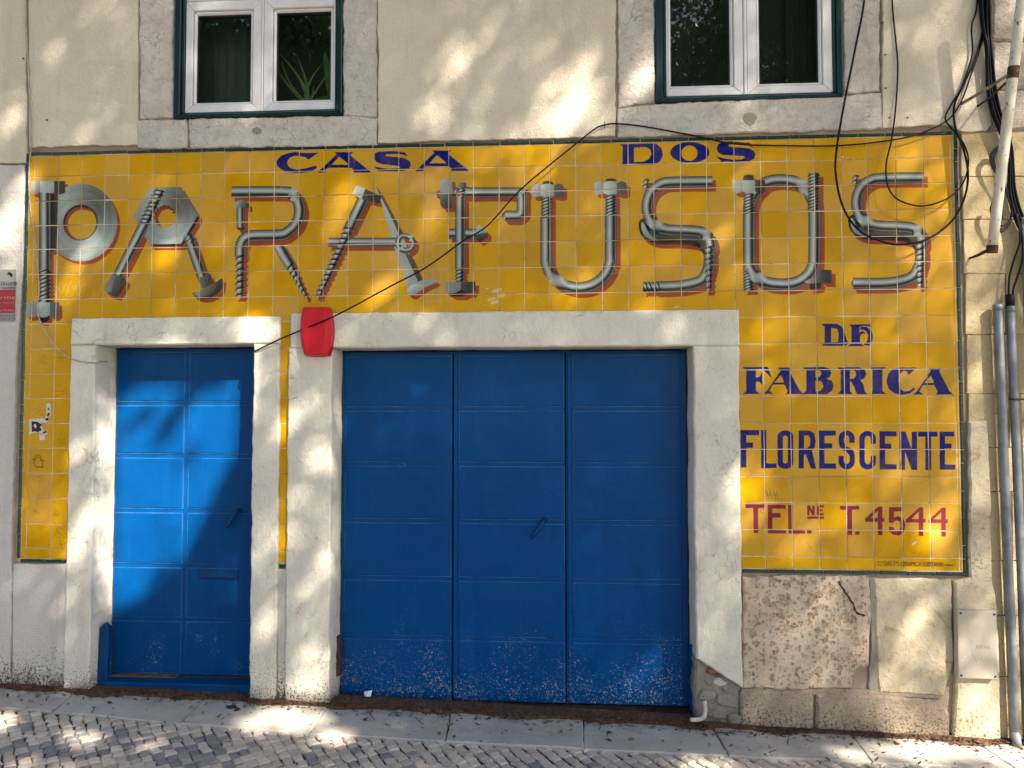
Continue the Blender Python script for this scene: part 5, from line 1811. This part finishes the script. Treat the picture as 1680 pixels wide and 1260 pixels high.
# ------------------------------------------------------------------ cables, pole and conduits
def cable(pts, r, label, group=None, mat='black_cable', name='cable', n=7):
    """pts = (photo x, photo y, distance in front of the wall)"""
    p3 = smooth([W(u, v, -d) for u, v, d in pts], n)
    m = MB(); m.tube(p3, r, 8)
    return m.build(name, MT[mat], smooth=True, label=label, cat='cable', group=group)


cable([(412, 574, -.03), (418, 576, .03), (460, 556, .05), (520, 531, .105), (560, 513, .11), (640, 470, .10), (700, 438, .09), (760, 395, .09), (800, 370, .08), (850, 315, .07), (900, 272, .055), (945, 236, .04), (975, 212, .03), (992, 205, .026), (1012, 203, .026), (1060, 208, .026), (1150, 225, .026), (1205, 236, .024), (1290, 239, .024), (1373, 239, .03), (1440, 233, .035), (1500, 222, .035), (1552, 199, .035), (1576, 168, .03), (1594, 120, .03), (1608, 78, .03), (1616, 40, .03), (1618, -80, .03)], .0042,
      'thin black cable slanting across the tile sign from the small door to the corner')
m = MB(); a = W(992, 199, -.03); b_ = W(992, 211, -.03); m.tube([a, b_], .002, 6); m.tube([W(992, 205, -.034), W(992, 205, .0)], .003, 6)
m.build('cable_nail', MT['rust'], label='small nail holding the slanting cable at its highest bend', cat='nail')
cable([(1421, -80, .03), (1418, 0, .03), (1402, 85, .035), (1386, 165, .04), (1374, 235, .05), (1371, 285, .06), (1384, 342, .065), (1412, 380, .07), (1450, 397, .07), (1480, 401, .07), (1522, 392, .065), (1562, 362, .06), (1583, 322, .05), (1588, 282, .045), (1580, 242, .04), (1567, 208, .04), (1566, 172, .04), (1583, 135, .035), (1603, 88, .035), (1614, 30, .03), (1616, -80, .03)], .0056,
      'thick black cable hanging in the lowest loop over the last letter')
cable([(1462, -80, .025), (1464, 5, .025), (1470, 70, .025), (1473, 110, .03), (1470, 170, .03), (1463, 228, .035), (1454, 268, .05), (1456, 303, .055), (1470, 325, .06), (1496, 336, .06), (1522, 337, .06), (1557, 324, .05), (1580, 300, .045), (1589, 266, .04), (1582, 238, .035), (1566, 216, .03), (1551, 195, .03), (1561, 171, .03), (1579, 140, .03), (1595, 88, .03), (1594, 44, .03), (1603, 8, .03), (1605, -80, .03)], .0042,
      'thin black cable hanging in the upper smaller loop over the last letter')
r_ = random.Random(31)
for k in range(9):
    o = k * 2.05
    d = .03 + .012 * (k % 3)
    j = lambda: r_.uniform(-1.2, 1.2)
    cable([(1606 + o, -80, d), (1608 + o + j(), 0, d), (1612 + o * .8 + j(), 45, d), (1617 + o * .5 + j(), 75, d + .01), (1618 + o * .7 + j(), 110, d), (1621 + o * .75 + j(), 150, d), (1628 + o * .9 + j(), 185, d), (1640 + o * .8 + j(), 215, d), (1650 + o * .6 + j(), 245, d), (1655 + o * .5, 280, d), (1654 + o * .7, 310, d), (1660 + o * .9, 345, d), (1672 + o, 375, d), (1692 + o, 410, d + .01), (1700 + o, 480, d)], .0048 if k % 2 else .0056,
          'black cable in the thick bundle running down the corner beside the pole', 'bundled black cables at the corner')
for k, (dx, dy) in enumerate([(0, 0), (2.5, 3), (5.5, 6)]):
    cable([(1655, 262 + dy, .05), (1648, 243 + dy, .05), (1636 + dx * .3, 241 + dy, .05), (1626 + dx, 252 + dy * .5, .05), (1625 + dx, 264, .05), (1632 + dx * .6, 281, .05), (1645, 300, .05), (1654 + dx, 325, .05), (1661 - dx * .3, 348, .05), (1656, 362 + dy, .05), (1643, 371 + dy * 1.6, .055), (1631 + dx, 362 + dy, .055), (1625 + dx, 345, .055), (1628 + dx, 333, .055)], .0044,
          ['outer black cable of the coil hanging behind the pole', 'middle black cable of the coil hanging behind the pole', 'inner black cable of the coil hanging behind the pole'][k], 'coiled black cables behind the pole')
cable([(1662, 335, .05), (1672, 375, .055), (1673, 398, .055), (1664, 425, .05), (1656, 455, .045), (1654.5, 492, .04)], .005, 'left black cable entering the top of the middle conduit', 'cables entering the conduit')
cable([(1668, 350, .055), (1677, 390, .055), (1677, 425, .055), (1670, 452, .05), (1663, 472, .045), (1661, 492, .04)], .005, 'right black cable entering the top of the middle conduit', 'cables entering the conduit')
cable([(41, -80, .018), (42, 20, .018), (45, 80, .018), (47, 130, .018), (50, 185, .020), (51, 235, .02), (49, 262, .02), (47.5, 300, .016), (50, 342, .014), (57, 388, .014), (62, 440, .014), (64, 478, .014), (61, 505, .016), (67, 530, .02), (84, 560, .025), (105, 582, .03), (128, 592, .033), (150, 595, .033), (163, 593, .02), (176, 593, -.05)], .0040,
      'pale grey cable running down the left edge of the tile sign to the small door', mat='grey_cable')

# conduits
def conduit(p, q, r, label, sleeve=False, grp='grey conduits at the right corner'):
    t = thing('conduit', q, label, 'pipe', grp)
    m = MB(); m.tube([p + (q - p) * s_ for s_ in np.linspace(0, 1, 9)], r, 16); m.build('pipe', MT['conduit'], t, smooth=True)
    m = MB(); m.tube([p + (q - p) * -0.001, p + (q - p) * 0.012], r * 1.12, 16); m.build('collar', MT['conduit'], t, smooth=True)
    if sleeve:
        m = MB(); m.tube([p - (q - p) * 0.028, p + (q - p) * 0.001], r * 1.02, 14); m.build('rubber_sleeve', MT['black_cable'], t, smooth=True)
    return t


c1 = conduit(W(1637, 500, -.045), W(1667, 1226, -.045), .0205, 'leftmost grey conduit at the right corner, open at its top')
q_ = G(1667, 1222)
m = MB(); m.tube([W(1658, 505, -.045) * 0 + W(1665, 1200, -.045), W(1669, 1224, -.06)], .0215, 14); m.build('foot_bend', MT['conduit'], c1, smooth=True)
c2 = conduit(W(1657.5, 503, -.045), W(1688, 1240, -.045), .0205, 'middle grey conduit with a black rubber sleeve on its top', True)
m = MB(); a = W(1668, 655, -.045); m.tube([a + (-.03, .01, 0), a + (-.03, -.026, 0), a + (.03, -.026, 0), a + (.03, .01, 0)], .005, 8); m.build('clamp', MT['rust'], c2)
conduit(W(1681, 358, -.05), W(1712, 1250, -.05), .020, 'tallest grey conduit at the right edge of the photograph')

# leaning cream pole on rusty brackets
A, B = W(1627, 413, -.11), W(1686, -80, -.30)
pt = thing('leaning_pole', A, 'leaning chipped cream painted steel pole held off the wall by rusty brackets', 'pole')
m = MB(); m.tube([A + (B - A) * s_ for s_ in np.linspace(0, 1, 8)], .0245, 16); m.build('pole', MT['pole'], pt, smooth=True)
f = lambda s_: A + (B - A) * s_
m = MB()
m.tube([W(1590, 424, .0), W(1604, 419, -.05), W(1620, 411, -.105)], [.006, .008, .010], 8)
m.build('bracket', MT['rust'], pt)
m = MB(); m.tube([f(-.004), f(.022)], .0275, 14); m.build('collar', MT['rust'], pt)
tp = f(.60)
m = MB(); m.tube([W(1571, 174, .005), W(1612, 150, -.12), tp + (-.02, 0, .0), tp + (.012, -.03, .006)], [.0085, .008, .008, .008], 6); m.build('strut', MT['strut'], pt)
m = MB(); m.tube([W(1600, 177, .005), W(1627, 158, -.12), tp + (-.02, .02, -.03)], .006, 6); m.build('strut', MT['rust'], pt)
m = MB(); m.tube([f(.585), f(.625)], .0265, 14); m.build('collar', MT['rust'], pt)

# white drain elbow by the broken jamb
m = MB(); m.tube(smooth([W(1156, 1150, -.03), W(1157, 1166, -.035), W(1154, 1177, -.04), W(1146, 1180.5, -.045), W(1133, 1181, -.06)], 5), .011, 12)
m.build('drain_pipe', MT['white_pvc'], smooth=True, label='short white plastic drain elbow at the foot of the broken jamb', cat='pipe')

# ------------------------------------------------------------------ behind the panes
MT['aloe'] = simple('aloe_leaf', srgb(176, 196, 130), srgb(140, 168, 104), 20, .5, .3, bstr=0)
MT['broad'] = simple('broad_leaf', srgb(120, 156, 78), srgb(144, 176, 92), 14, .5, .3, bstr=0)
MT['pot'] = simple('clay_pot', srgb(120, 76, 58), None, rough_=.8)


def blade(parent, base, tip, w, bend, mat='aloe', broad=False):
    b0, t0 = W(*base, .10), W(*tip, .13)
    n_ = 9
    pts = []
    for i in range(n_):
        s_ = i / (n_ - 1)
        p = b0 * (1 - s_) + t0 * s_ + np.array([bend, 0.02 * math.sin(3.14 * s_), 0]) * math.sin(3.14 * s_)
        ww = w * (math.sin(3.14 * (0.08 + .92 * s_)) ** .7 if broad else (1 - s_) ** .8) + .0008
        pts.append((p, ww))
    vs, fs = [], []
    dd = (t0 - b0); side = np.array([dd[2], 0, -dd[0]]); side /= np.linalg.norm(side)
    for p, ww in pts:
        vs += [p - side * ww, p + np.array([0, -.3 * ww, 0]), p + side * ww, p + np.array([0, .25 * ww + .001, 0])]
    for i in range(n_ - 1):
        for k in range(4):
            k2 = (k + 1) % 4
            fs.append((i * 4 + k, i * 4 + k2, i * 4 + 4 + k2, i * 4 + 4 + k))
    m = MB(); m.add(vs, fs); m.build('leaf', MT[mat], parent)


pl = thing('potted_plant', W(505, 182, .12), 'potted aloe with spiky green leaves behind the right pane of the left window', 'plant')
for (tip, w, bend) in [((459, 88), .013, .03), ((487, 90), .011, .012), ((455, 115), .012, -.015), ((462, 100), .008, -.03), ((530, 104), .012, -.05), ((515, 140), .010, .0), ((540, 120), .009, -.02)]:
    blade(pl, (506 + bend * 40, 172), tip, w, bend)
blade(pl, (515, 165), (545, 158), .02, .0, 'broad', True)
blade(pl, (545, 170), (532, 84), .024, .0, 'broad', True)
pc = W(506, 186, .13)
m = MB(); m.tube([pc + (0, .02, -.14), pc + (0, .02, -.01), pc + (0, .02, .0)], [.05, .07, .074], 16); m.build('pot', MT['pot'], pl)


def curtain(x0, x1, y, z0, z1, label, col, seed):
    r = random.Random(seed)
    nx = 40
    vs, fs = [], []
    for i in range(nx + 1):
        s_ = i / nx
        x = x0 + (x1 - x0) * s_
        yy_ = y + .018 * math.sin(s_ * 26 + seed) + .008 * math.sin(s_ * 61)
        vs += [(x, yy_, z0), (x, yy_ + .004, z1), (x, yy_ + .003, z0), (x, yy_ + .007, z1)]
    for i in range(nx):
        a = i * 4
        fs += [(a, a + 4, a + 5, a + 1), (a + 2, a + 3, a + 7, a + 6)]
    m = MB(); m.add(vs, fs)
    m.build('curtain', simple('curtain_cloth_%d' % seed, col, None, rough_=.9, bstr=0), smooth=True, label=label, cat='curtain')


curtain(W1X[0] - .05, WX(378, 100), .30, W1Z - .05, 5.1, 'grey curtain hanging behind the left pane of the left window', srgb(140, 146, 144), 1)
curtain(WX(1322, 100), W2X[1] + .1, .30, W2Z - .05, 5.1, 'dim curtain at the right side of the right window', srgb(84, 96, 88), 2)
m = MB(); m.prism(P([(320, 138), (331, 176), (319, 177)], .06), .06, .063)
m.build('white_card', simple('white_card', srgb(200, 206, 210), None, bstr=0), label='white card leaning in the lower left corner of the left window', cat='card')

# ------------------------------------------------------------------ trees across the street: their crowns filter the sun
# where the photograph shows sun on the front (pixel x, y, half widths, lean to the right in degrees, share of sun, plane)
GL = 'ground'
SUNNY = [
    (80, 80, 38, 18, 50, .45, 0), (178, 115, 9, 24, 5, .40, 0), (182, 182, 13, 26, 35, .6, 0), (135, 228, 9, 20, 25, .5, 0), (18, 190, 20, 36, 35, .5, 0),
    (742, 108, 19, 42, 15, 1.0, 0), (715, 190, 22, 46, 35, .85, 0), (790, 165, 14, 42, 25, .5, 0), (775, 215, 20, 22, 20, .4, 0), (945, 150, 30, 50, 30, .75, 0), (905, 205, 45, 30, 40, .9, 0), (985, 210, 20, 24, 20, .5, 0), (890, 110, 20, 40, 30, .3, 0),
    (1060, 110, 20, 50, 15, .8, 0), (1035, 150, 20, 24, 20, .6, 0),
    (865, 250, 46, 26, 50, .75, 0), (795, 255, 20, 16, 40, .5, 0), (770, 290, 12, 30, 20, .4, 0),
    (555, 345, 18, 40, 30, .75, 0), (705, 330, 12, 60, 10, .5, 0), (615, 488, 16, 30, 38, 1.0, 0), (650, 470, 14, 24, 38, .5, 0), (925, 488, 30, 12, 55, .6, 0), (940, 455, 16, 9, 20, .6, 0), (1193, 385, 16, 26, 40, .5, 0), (840, 340, 12, 9, 0, .6, 0),
    (125, 455, 15, 56, 22, .9, 0), (150, 420, 20, 14, 30, .6, 0), (270, 425, 20, 22, 20, .8, 0), (250, 300, 26, 11, 50, .5, 0), (120, 270, 14, 18, 30, .4, 0),
    (18, 370, 24, 70, 24, 1.0, 0), (6, 440, 30, 30, 24, .8, 0), (90, 400, 10, 20, 20, .3, 0),
    (402, 540, 44, 24, 40, .95, 0), (280, 558, 44, 10, 70, .6, 0), (428, 600, 12, 52, 12, .6, 0), (430, 700, 16, 40, 12, .3, 0), (430, 910, 20, 40, 15, .45, 0), (440, 1010, 20, 40, 15, .4, 0),
    (130, 745, 18, 26, 30, .55, 0), (136, 890, 17, 64, 14, 1.0, 0), (70, 845, 34, 40, 30, .5, 0), (60, 940, 40, 30, 30, .2, 0), (75, 780, 20, 14, 30, .35, 0), (140, 790, 14, 24, 20, .4, 0),
    (172, 720, 12, 60, 4, 1.0, .08), (172, 860, 12, 80, 4, .9, .08), (176, 960, 10, 40, 4, .7, .08),
    (510, 622, 34, 11, 55, .8, 0), (520, 690, 34, 16, 50, .6, 0), (530, 765, 34, 22, 45, .8, 0), (500, 835, 26, 14, 50, .5, 0), (534, 905, 17, 54, 12, .9, 0), (505, 1000, 24, 46, 15, .55, 0), (505, 1110, 26, 40, 10, 1.0, 0),
    (552, 690, 8, 60, 3, .7, .08), (552, 880, 8, 70, 3, .7, .08),
    (468, 700, 10, 26, 20, .8, 0), (468, 880, 12, 34, 15, .9, 0), (468, 620, 8, 26, 15, .5, 0),
    (1060, 1095, 50, 40, 25, .2, LEAF), (370, 930, 26, 12, 40, .12, LEAF),
    (700, 548, 60, 14, 40, .4, 0), (900, 545, 80, 14, 50, .3, 0), (1080, 540, 70, 16, 50, .35, 0),
    (1205, 830, 18, 60, 10, .9, 0), (1236, 820, 22, 46, 15, .7, 0), (1300, 875, 40, 40, 35, .5, 0), (1180, 980, 26, 60, 15, .35, 0), (1400, 860, 50, 30, 40, .35, 0), (1540, 860, 26, 60, 12, .6, 0), (1320, 920, 60, 16, 60, .5, 0),
    (1500, 1045, 46, 60, 25, .5, 0), (1470, 980, 40, 26, 40, .5, 0), (1605, 905, 22, 90, 5, .5, 0), (1600, 1060, 50, 60, 10, .45, 0), (1600, 1165, 50, 40, 10, 1.0, 0), (1470, 1168, 60, 24, 40, .75, 0), (1600, 760, 20, 80, 5, .55, 0), (1330, 1060, 60, 50, 30, .22, 0), (1660, 950, 30, 260, 3, .8, 0),
    (1540, 90, 60, 90, 20, .25, 0), (1600, 150, 30, 60, 10, .5, 0), (1600, 380, 34, 130, 5, .5, 0), (1600, 590, 26, 90, 5, .45, 0), (1660, 60, 40, 90, 5, .45, 0), (1660, 330, 40, 140, 5, .6, 0),
    (1340, 60, 30, 60, 15, .3, 0), (1290, 200, 60, 16, 50, .3, 0),
    (375, 3, 18, 8, 0, .8, 0), (416, 115, 8, 26, 5, .6, 0), (310, 100, 8, 30, 5, .6, 0), (450, 30, 8, 20, 5, .4, 0), (1090, 90, 8, 36, 5, .6, 0), (1240, 60, 8, 26, 5, .5, 0),
    (1560, 1228, 130, 20, 60, 1.0, GL), (1680, 1240, 90, 26, 60, 1.0, GL), (1430, 1238, 60, 12, 70, .7, GL), (470, 1180, 60, 20, 60, .9, GL), (540, 1208, 34, 12, 70, .7, GL), (130, 1212, 24, 12, 60, 1.0, GL), (165, 1212, 12, 8, 60, .7, GL), (245, 1220, 20, 8, 60, .7, GL), (8, 1178, 16, 14, 60, .9, GL), (1170, 1256, 60, 10, 70, .7, GL), (420, 1190, 30, 8, 60, .5, GL), (30, 1255, 30, 10, 60, .4, GL),
]
DOORLIT = [(186, 640), (230, 633), (300, 632), (392, 632), (392, 690), (384, 740), (368, 782), (346, 822), (332, 862), (314, 900), (290, 930), (262, 962), (236, 985), (206, 1000), (184, 996)]
SHADES = [(282, 690, 15, 62, 36, .85, LEAF), (248, 675, 12, 30, 40, .5, LEAF), (212, 705, 10, 40, 36, .55, LEAF), (330, 645, 20, 14, 40, .5, LEAF), (262, 935, 12, 50, 40, .55, LEAF), (300, 740, 14, 24, 36, .5, LEAF), (205, 640, 22, 10, 60, .6, LEAF)]


def to_front(u, v, pl):
    p = G(u, v) if pl == GL else W(u, v, pl)
    t = p[1] / SUN[1]
    q = p - SUN * t
    return q[0], q[2]


def light_share(X, Z):
    """share of direct sun wanted on the front at (X, Z)"""
    nz = np.zeros_like(X)
    g = np.random.default_rng(4)
    for k in range(26):
        a = g.uniform(0, 2 * math.pi); f_ = g.uniform(2, 9)
        nz += np.sin((X * math.cos(a) + Z * math.sin(a)) * f_ + g.uniform(0, 6.28)) / 26 ** .5
    L = np.clip(0.02 + 0.03 * (nz + 0.2), 0, .3) + np.clip((X - 3.6) * .09, 0, .16) * np.clip(.8 + .5 * nz, 0, 1.5)
    outside = np.clip((np.abs(X - 2.6) - 3.1) * 2, 0, 1)
    for (ua, ub, va) in ((545, 1138, 571), (157, 416, 567)):
        xa_, za_ = to_front(ua, va, LEAF); xb_, _ = to_front(ub, va, LEAF)
        L = np.where((X > xa_) & (X < xb_) & (Z < za_), 0.0, L)
    L = L + outside * np.clip(nz * .5 + .1, 0, .8)
    for (u, v, rx, ry, rot, pk, pl) in SUNNY:
        cx_, cz_ = to_front(u, v, pl)
        if pl == GL:
            # lit patches on the ground, given by their extent along the ground
            e1 = np.array(to_front(u + rx, v, pl)) - (cx_, cz_); e2 = np.array(to_front(u, v - ry, pl)) - (cx_, cz_)
            Mi = np.linalg.inv(np.column_stack([e1, e2]))
            a_ = Mi[0, 0] * (X - cx_) + Mi[0, 1] * (Z - cz_); b2 = Mi[1, 0] * (X - cx_) + Mi[1, 1] * (Z - cz_)
        else:
            s_ = .00335
            c_, d_ = math.cos(math.radians(rot)), math.sin(math.radians(rot))
            dx, dz = X - cx_, Z - cz_
            a_ = (dx * c_ - dz * d_) / (rx * s_); b2 = (dx * d_ + dz * c_) / (ry * s_)
        r2 = a_ * a_ + b2 * b2
        L = np.maximum(L, (pk * .68 if pl == 0 else pk) * np.clip(1.55 - r2 ** .5 * 1.0, 0, 1))
    pg = np.array([to_front(u, v, LEAF) for u, v in DOORLIT])
    ins = np.zeros(X.shape, bool)
    for (ax, ay), (bx, by) in zip(pg, np.roll(pg, -1, 0)):
        c_ = (ay > Z) != (by > Z)
        ins ^= c_ & (X < (bx - ax) * (Z - ay) / (by - ay + 1e-12) + ax)
    L = np.where(ins, np.maximum(L, .97), L)
    for (u, v, rx, ry, rot, pk, pl) in SHADES:
        cx_, cz_ = to_front(u, v, pl)
        c_, d_ = math.cos(math.radians(rot)), math.sin(math.radians(rot))
        dx, dz = X - cx_, Z - cz_
        a_ = (dx * c_ - dz * d_) / (rx * .00335); b2 = (dx * d_ + dz * c_) / (ry * .00335)
        L = L * (1 - pk * np.clip(1.5 - np.hypot(a_, b2), 0, 1))
    return L


def leaf_mat():
    t = NT('tree_leaf')
    ge = t.n('ShaderNodeNewGeometry')
    col = t.mix(ge.outputs['Random Per Island'], (0.035, 0.075, 0.016), (0.075, 0.12, 0.03))
    t.out(col, 0.5, None, 0.35)
    tr = t.n('ShaderNodeBsdfTranslucent'); tr.inputs['Color'].default_value = (0.10, 0.17, 0.03, 1)
    mx = t.n('ShaderNodeMixShader'); mx.inputs[0].default_value = 0.25
    t.l(t.b.outputs[0], mx.inputs[1]); t.l(tr.outputs[0], mx.inputs[2])
    t.l(mx.outputs[0], t.t.nodes['Material Output'].inputs['Surface'])
    return t.mat


MT['leaf'] = leaf_mat()
MT['bark'] = simple('grey_bark', srgb(112, 98, 84), srgb(74, 64, 56), 14, .9, .2, bs=30, bstr=.8)


def leaf_mesh(C, rng, parent, l0=.05, l1=.085):
    n = len(C)
    a = rng.normal(size=(n, 3)); a /= np.linalg.norm(a, axis=1)[:, None]
    b = rng.normal(size=(n, 3)); b -= (b * a).sum(1)[:, None] * a; b /= np.linalg.norm(b, axis=1)[:, None]
    l = rng.uniform(l0, l1, n)[:, None]
    V = np.stack([C - a * l, C - b * l * .52, C + a * l, C + b * l * .52], 1).reshape(-1, 3)
    c = C.mean(0)
    me = bpy.data.meshes.new('crown')
    me.vertices.add(4 * n); me.vertices.foreach_set('co', (V - c).astype(np.float32).ravel())
    me.loops.add(4 * n); me.loops.foreach_set('vertex_index', np.arange(4 * n, dtype=np.int32))
    me.polygons.add(n); me.polygons.foreach_set('loop_start', np.arange(0, 4 * n, 4, dtype=np.int32))
    me.polygons.foreach_set('loop_total', np.full(n, 4, np.int32))
    me.update(); me.validate()
    me.materials.append(MT['leaf'])
    o = bpy.data.objects.new('crown', me); COL.objects.link(o)
    o.location = c - WORLD[parent.name]; o.parent = parent
    return o


def trunk(parent, base, top, r, limbs, seed):
    rg = random.Random(seed)
    base, top = np.array(base, float), np.array(top, float)
    m = MB()
    pts = smooth([base + (0, 0, -.2), base + (top - base) * .3 + (rg.uniform(-.15, .15), rg.uniform(-.15, .15), 0), base + (top - base) * .65 + (rg.uniform(-.2, .2), rg.uniform(-.2, .2), 0), top], 6)
    m.tube(pts, list(np.linspace(r, r * .35, len(pts))), 12)
    m.build('trunk', MT['bark'], parent, smooth=True)
    for e in limbs:
        s_ = rg.randint(len(pts) // 3, len(pts) - 3)
        p = pts[s_]; e = np.array(e, float)
        q = smooth([p, p + (e - p) * .4 + (0, 0, .35), p + (e - p) * .75 + (rg.uniform(-.2, .2), 0, .2), e], 5)
        m = MB(); m.tube(q, list(np.linspace(r * .32, .010, len(q))), 8); m.build('limb', MT['bark'], parent, smooth=True)


rng = np.random.default_rng(21)
NQ = 205000
X = rng.uniform(-2.6, 7.4, NQ); Z = rng.uniform(-1.9, 5.3, NQ)
keep = rng.uniform(0, 1, NQ) < np.clip(-np.log(np.clip(light_share(X, Z), .012, 1)) / 4.2, 0, 1)  # crowns shaped for the light: leaves left out where sun should pass
X, Z = X[keep], Z[keep]
T = rng.normal(12.2, .9, len(X))
Cc = np.stack([X, 0 * X, Z], 1) + SUN[None] * T[:, None]
right = Cc[:, 0] + rng.normal(0, .25, len(X)) > 10.6
t1 = thing('tree', (13.0, -7.6, gz(13.0, -2.6) - .12), 'tall leafy street tree at the right across the street', 'tree', 'street trees opposite')
t2 = thing('tree', (9.0, -7.1, gz(9.0, -2.6) - .12), 'tall leafy street tree in the middle across the street', 'tree', 'street trees opposite')
t3 = thing('tree', (-1.6, -8.4, gz(-1.6, -2.6) - .12), 'dense leafy street tree at the left across the street', 'tree', 'street trees opposite')
leaf_mesh(Cc[right], rng, t1, .034, .058)
leaf_mesh(Cc[~right], rng, t2, .034, .058)
n3 = 52000
CL = rng.normal(size=(34, 3)); CL /= np.linalg.norm(CL, axis=1)[:, None]
CL *= rng.uniform(.35, 1.0, (34, 1)); CL[:, 0] *= 3.3; CL[:, 1] *= 1.8; CL[:, 2] *= 2.6
B3 = rng.normal(size=(n3, 3)); B3 /= np.linalg.norm(B3, axis=1)[:, None]
B3 *= (rng.uniform(0, 1, n3) ** .5)[:, None] * 1.25
B3 = B3 * np.array([1.1, .9, .8]) + CL[rng.integers(0, 34, n3)]
leaf_mesh(np.array([-1.6, -8.2, 7.4]) + B3, rng, t3, .05, .09)
t4 = thing('tree', (9.4, -14.6, gz(9.4, -2.6) - .14), 'broad unseen tree added farthest back to darken the window reflections', 'tree', 'street trees opposite')  # unseen tree added to block the sky mirrored in the right window
CL = rng.normal(size=(40, 3)); CL /= np.linalg.norm(CL, axis=1)[:, None]
CL *= rng.uniform(.2, 1.0, (40, 1)); CL[:, 0] *= 4.6; CL[:, 1] *= 1.6; CL[:, 2] *= 2.5
n4 = 46000
B3 = rng.normal(size=(n4, 3)); B3 /= np.linalg.norm(B3, axis=1)[:, None]
B3 *= (rng.uniform(0, 1, n4) ** .5)[:, None] * 1.4
leaf_mesh(np.array([9.2, -14.4, 10.2]) + B3 + CL[rng.integers(0, 40, n4)], rng, t4, .06, .10)
trunk(t4, (9.4, -14.6, gz(9.4, -2.6) - .14), (9.2, -14.4, 11.0), .30, [(6.4, -14.4, 10.4), (12.0, -14.4, 10.2), (8.2, -14.2, 12.2), (10.6, -14.6, 8.6)], 4)
trunk(t1, (13.0, -7.6, gz(13.0, -2.6) - .12), (12.9, -7.4, 9.6), .24, [(11.7, -7.2, 10.6), (13.8, -7.2, 10.4), (12.4, -7.1, 12.0), (13.9, -7.3, 8.6)], 1)
trunk(t2, (9.0, -7.1, gz(9.0, -2.6) - .12), (8.9, -7.0, 9.0), .20, [(8.1, -7.1, 10.1), (10.2, -7.1, 9.8), (8.7, -7.0, 11.4), (9.7, -7.2, 8.2)], 2)
trunk(t3, (-1.6, -8.4, gz(-1.6, -2.6) - .12), (-1.5, -8.2, 8.4), .24, [(-3.6, -8.2, 8.2), (.4, -8.2, 8.0), (-2.4, -8.2, 9.6), (-.6, -8.4, 6.6)], 3)
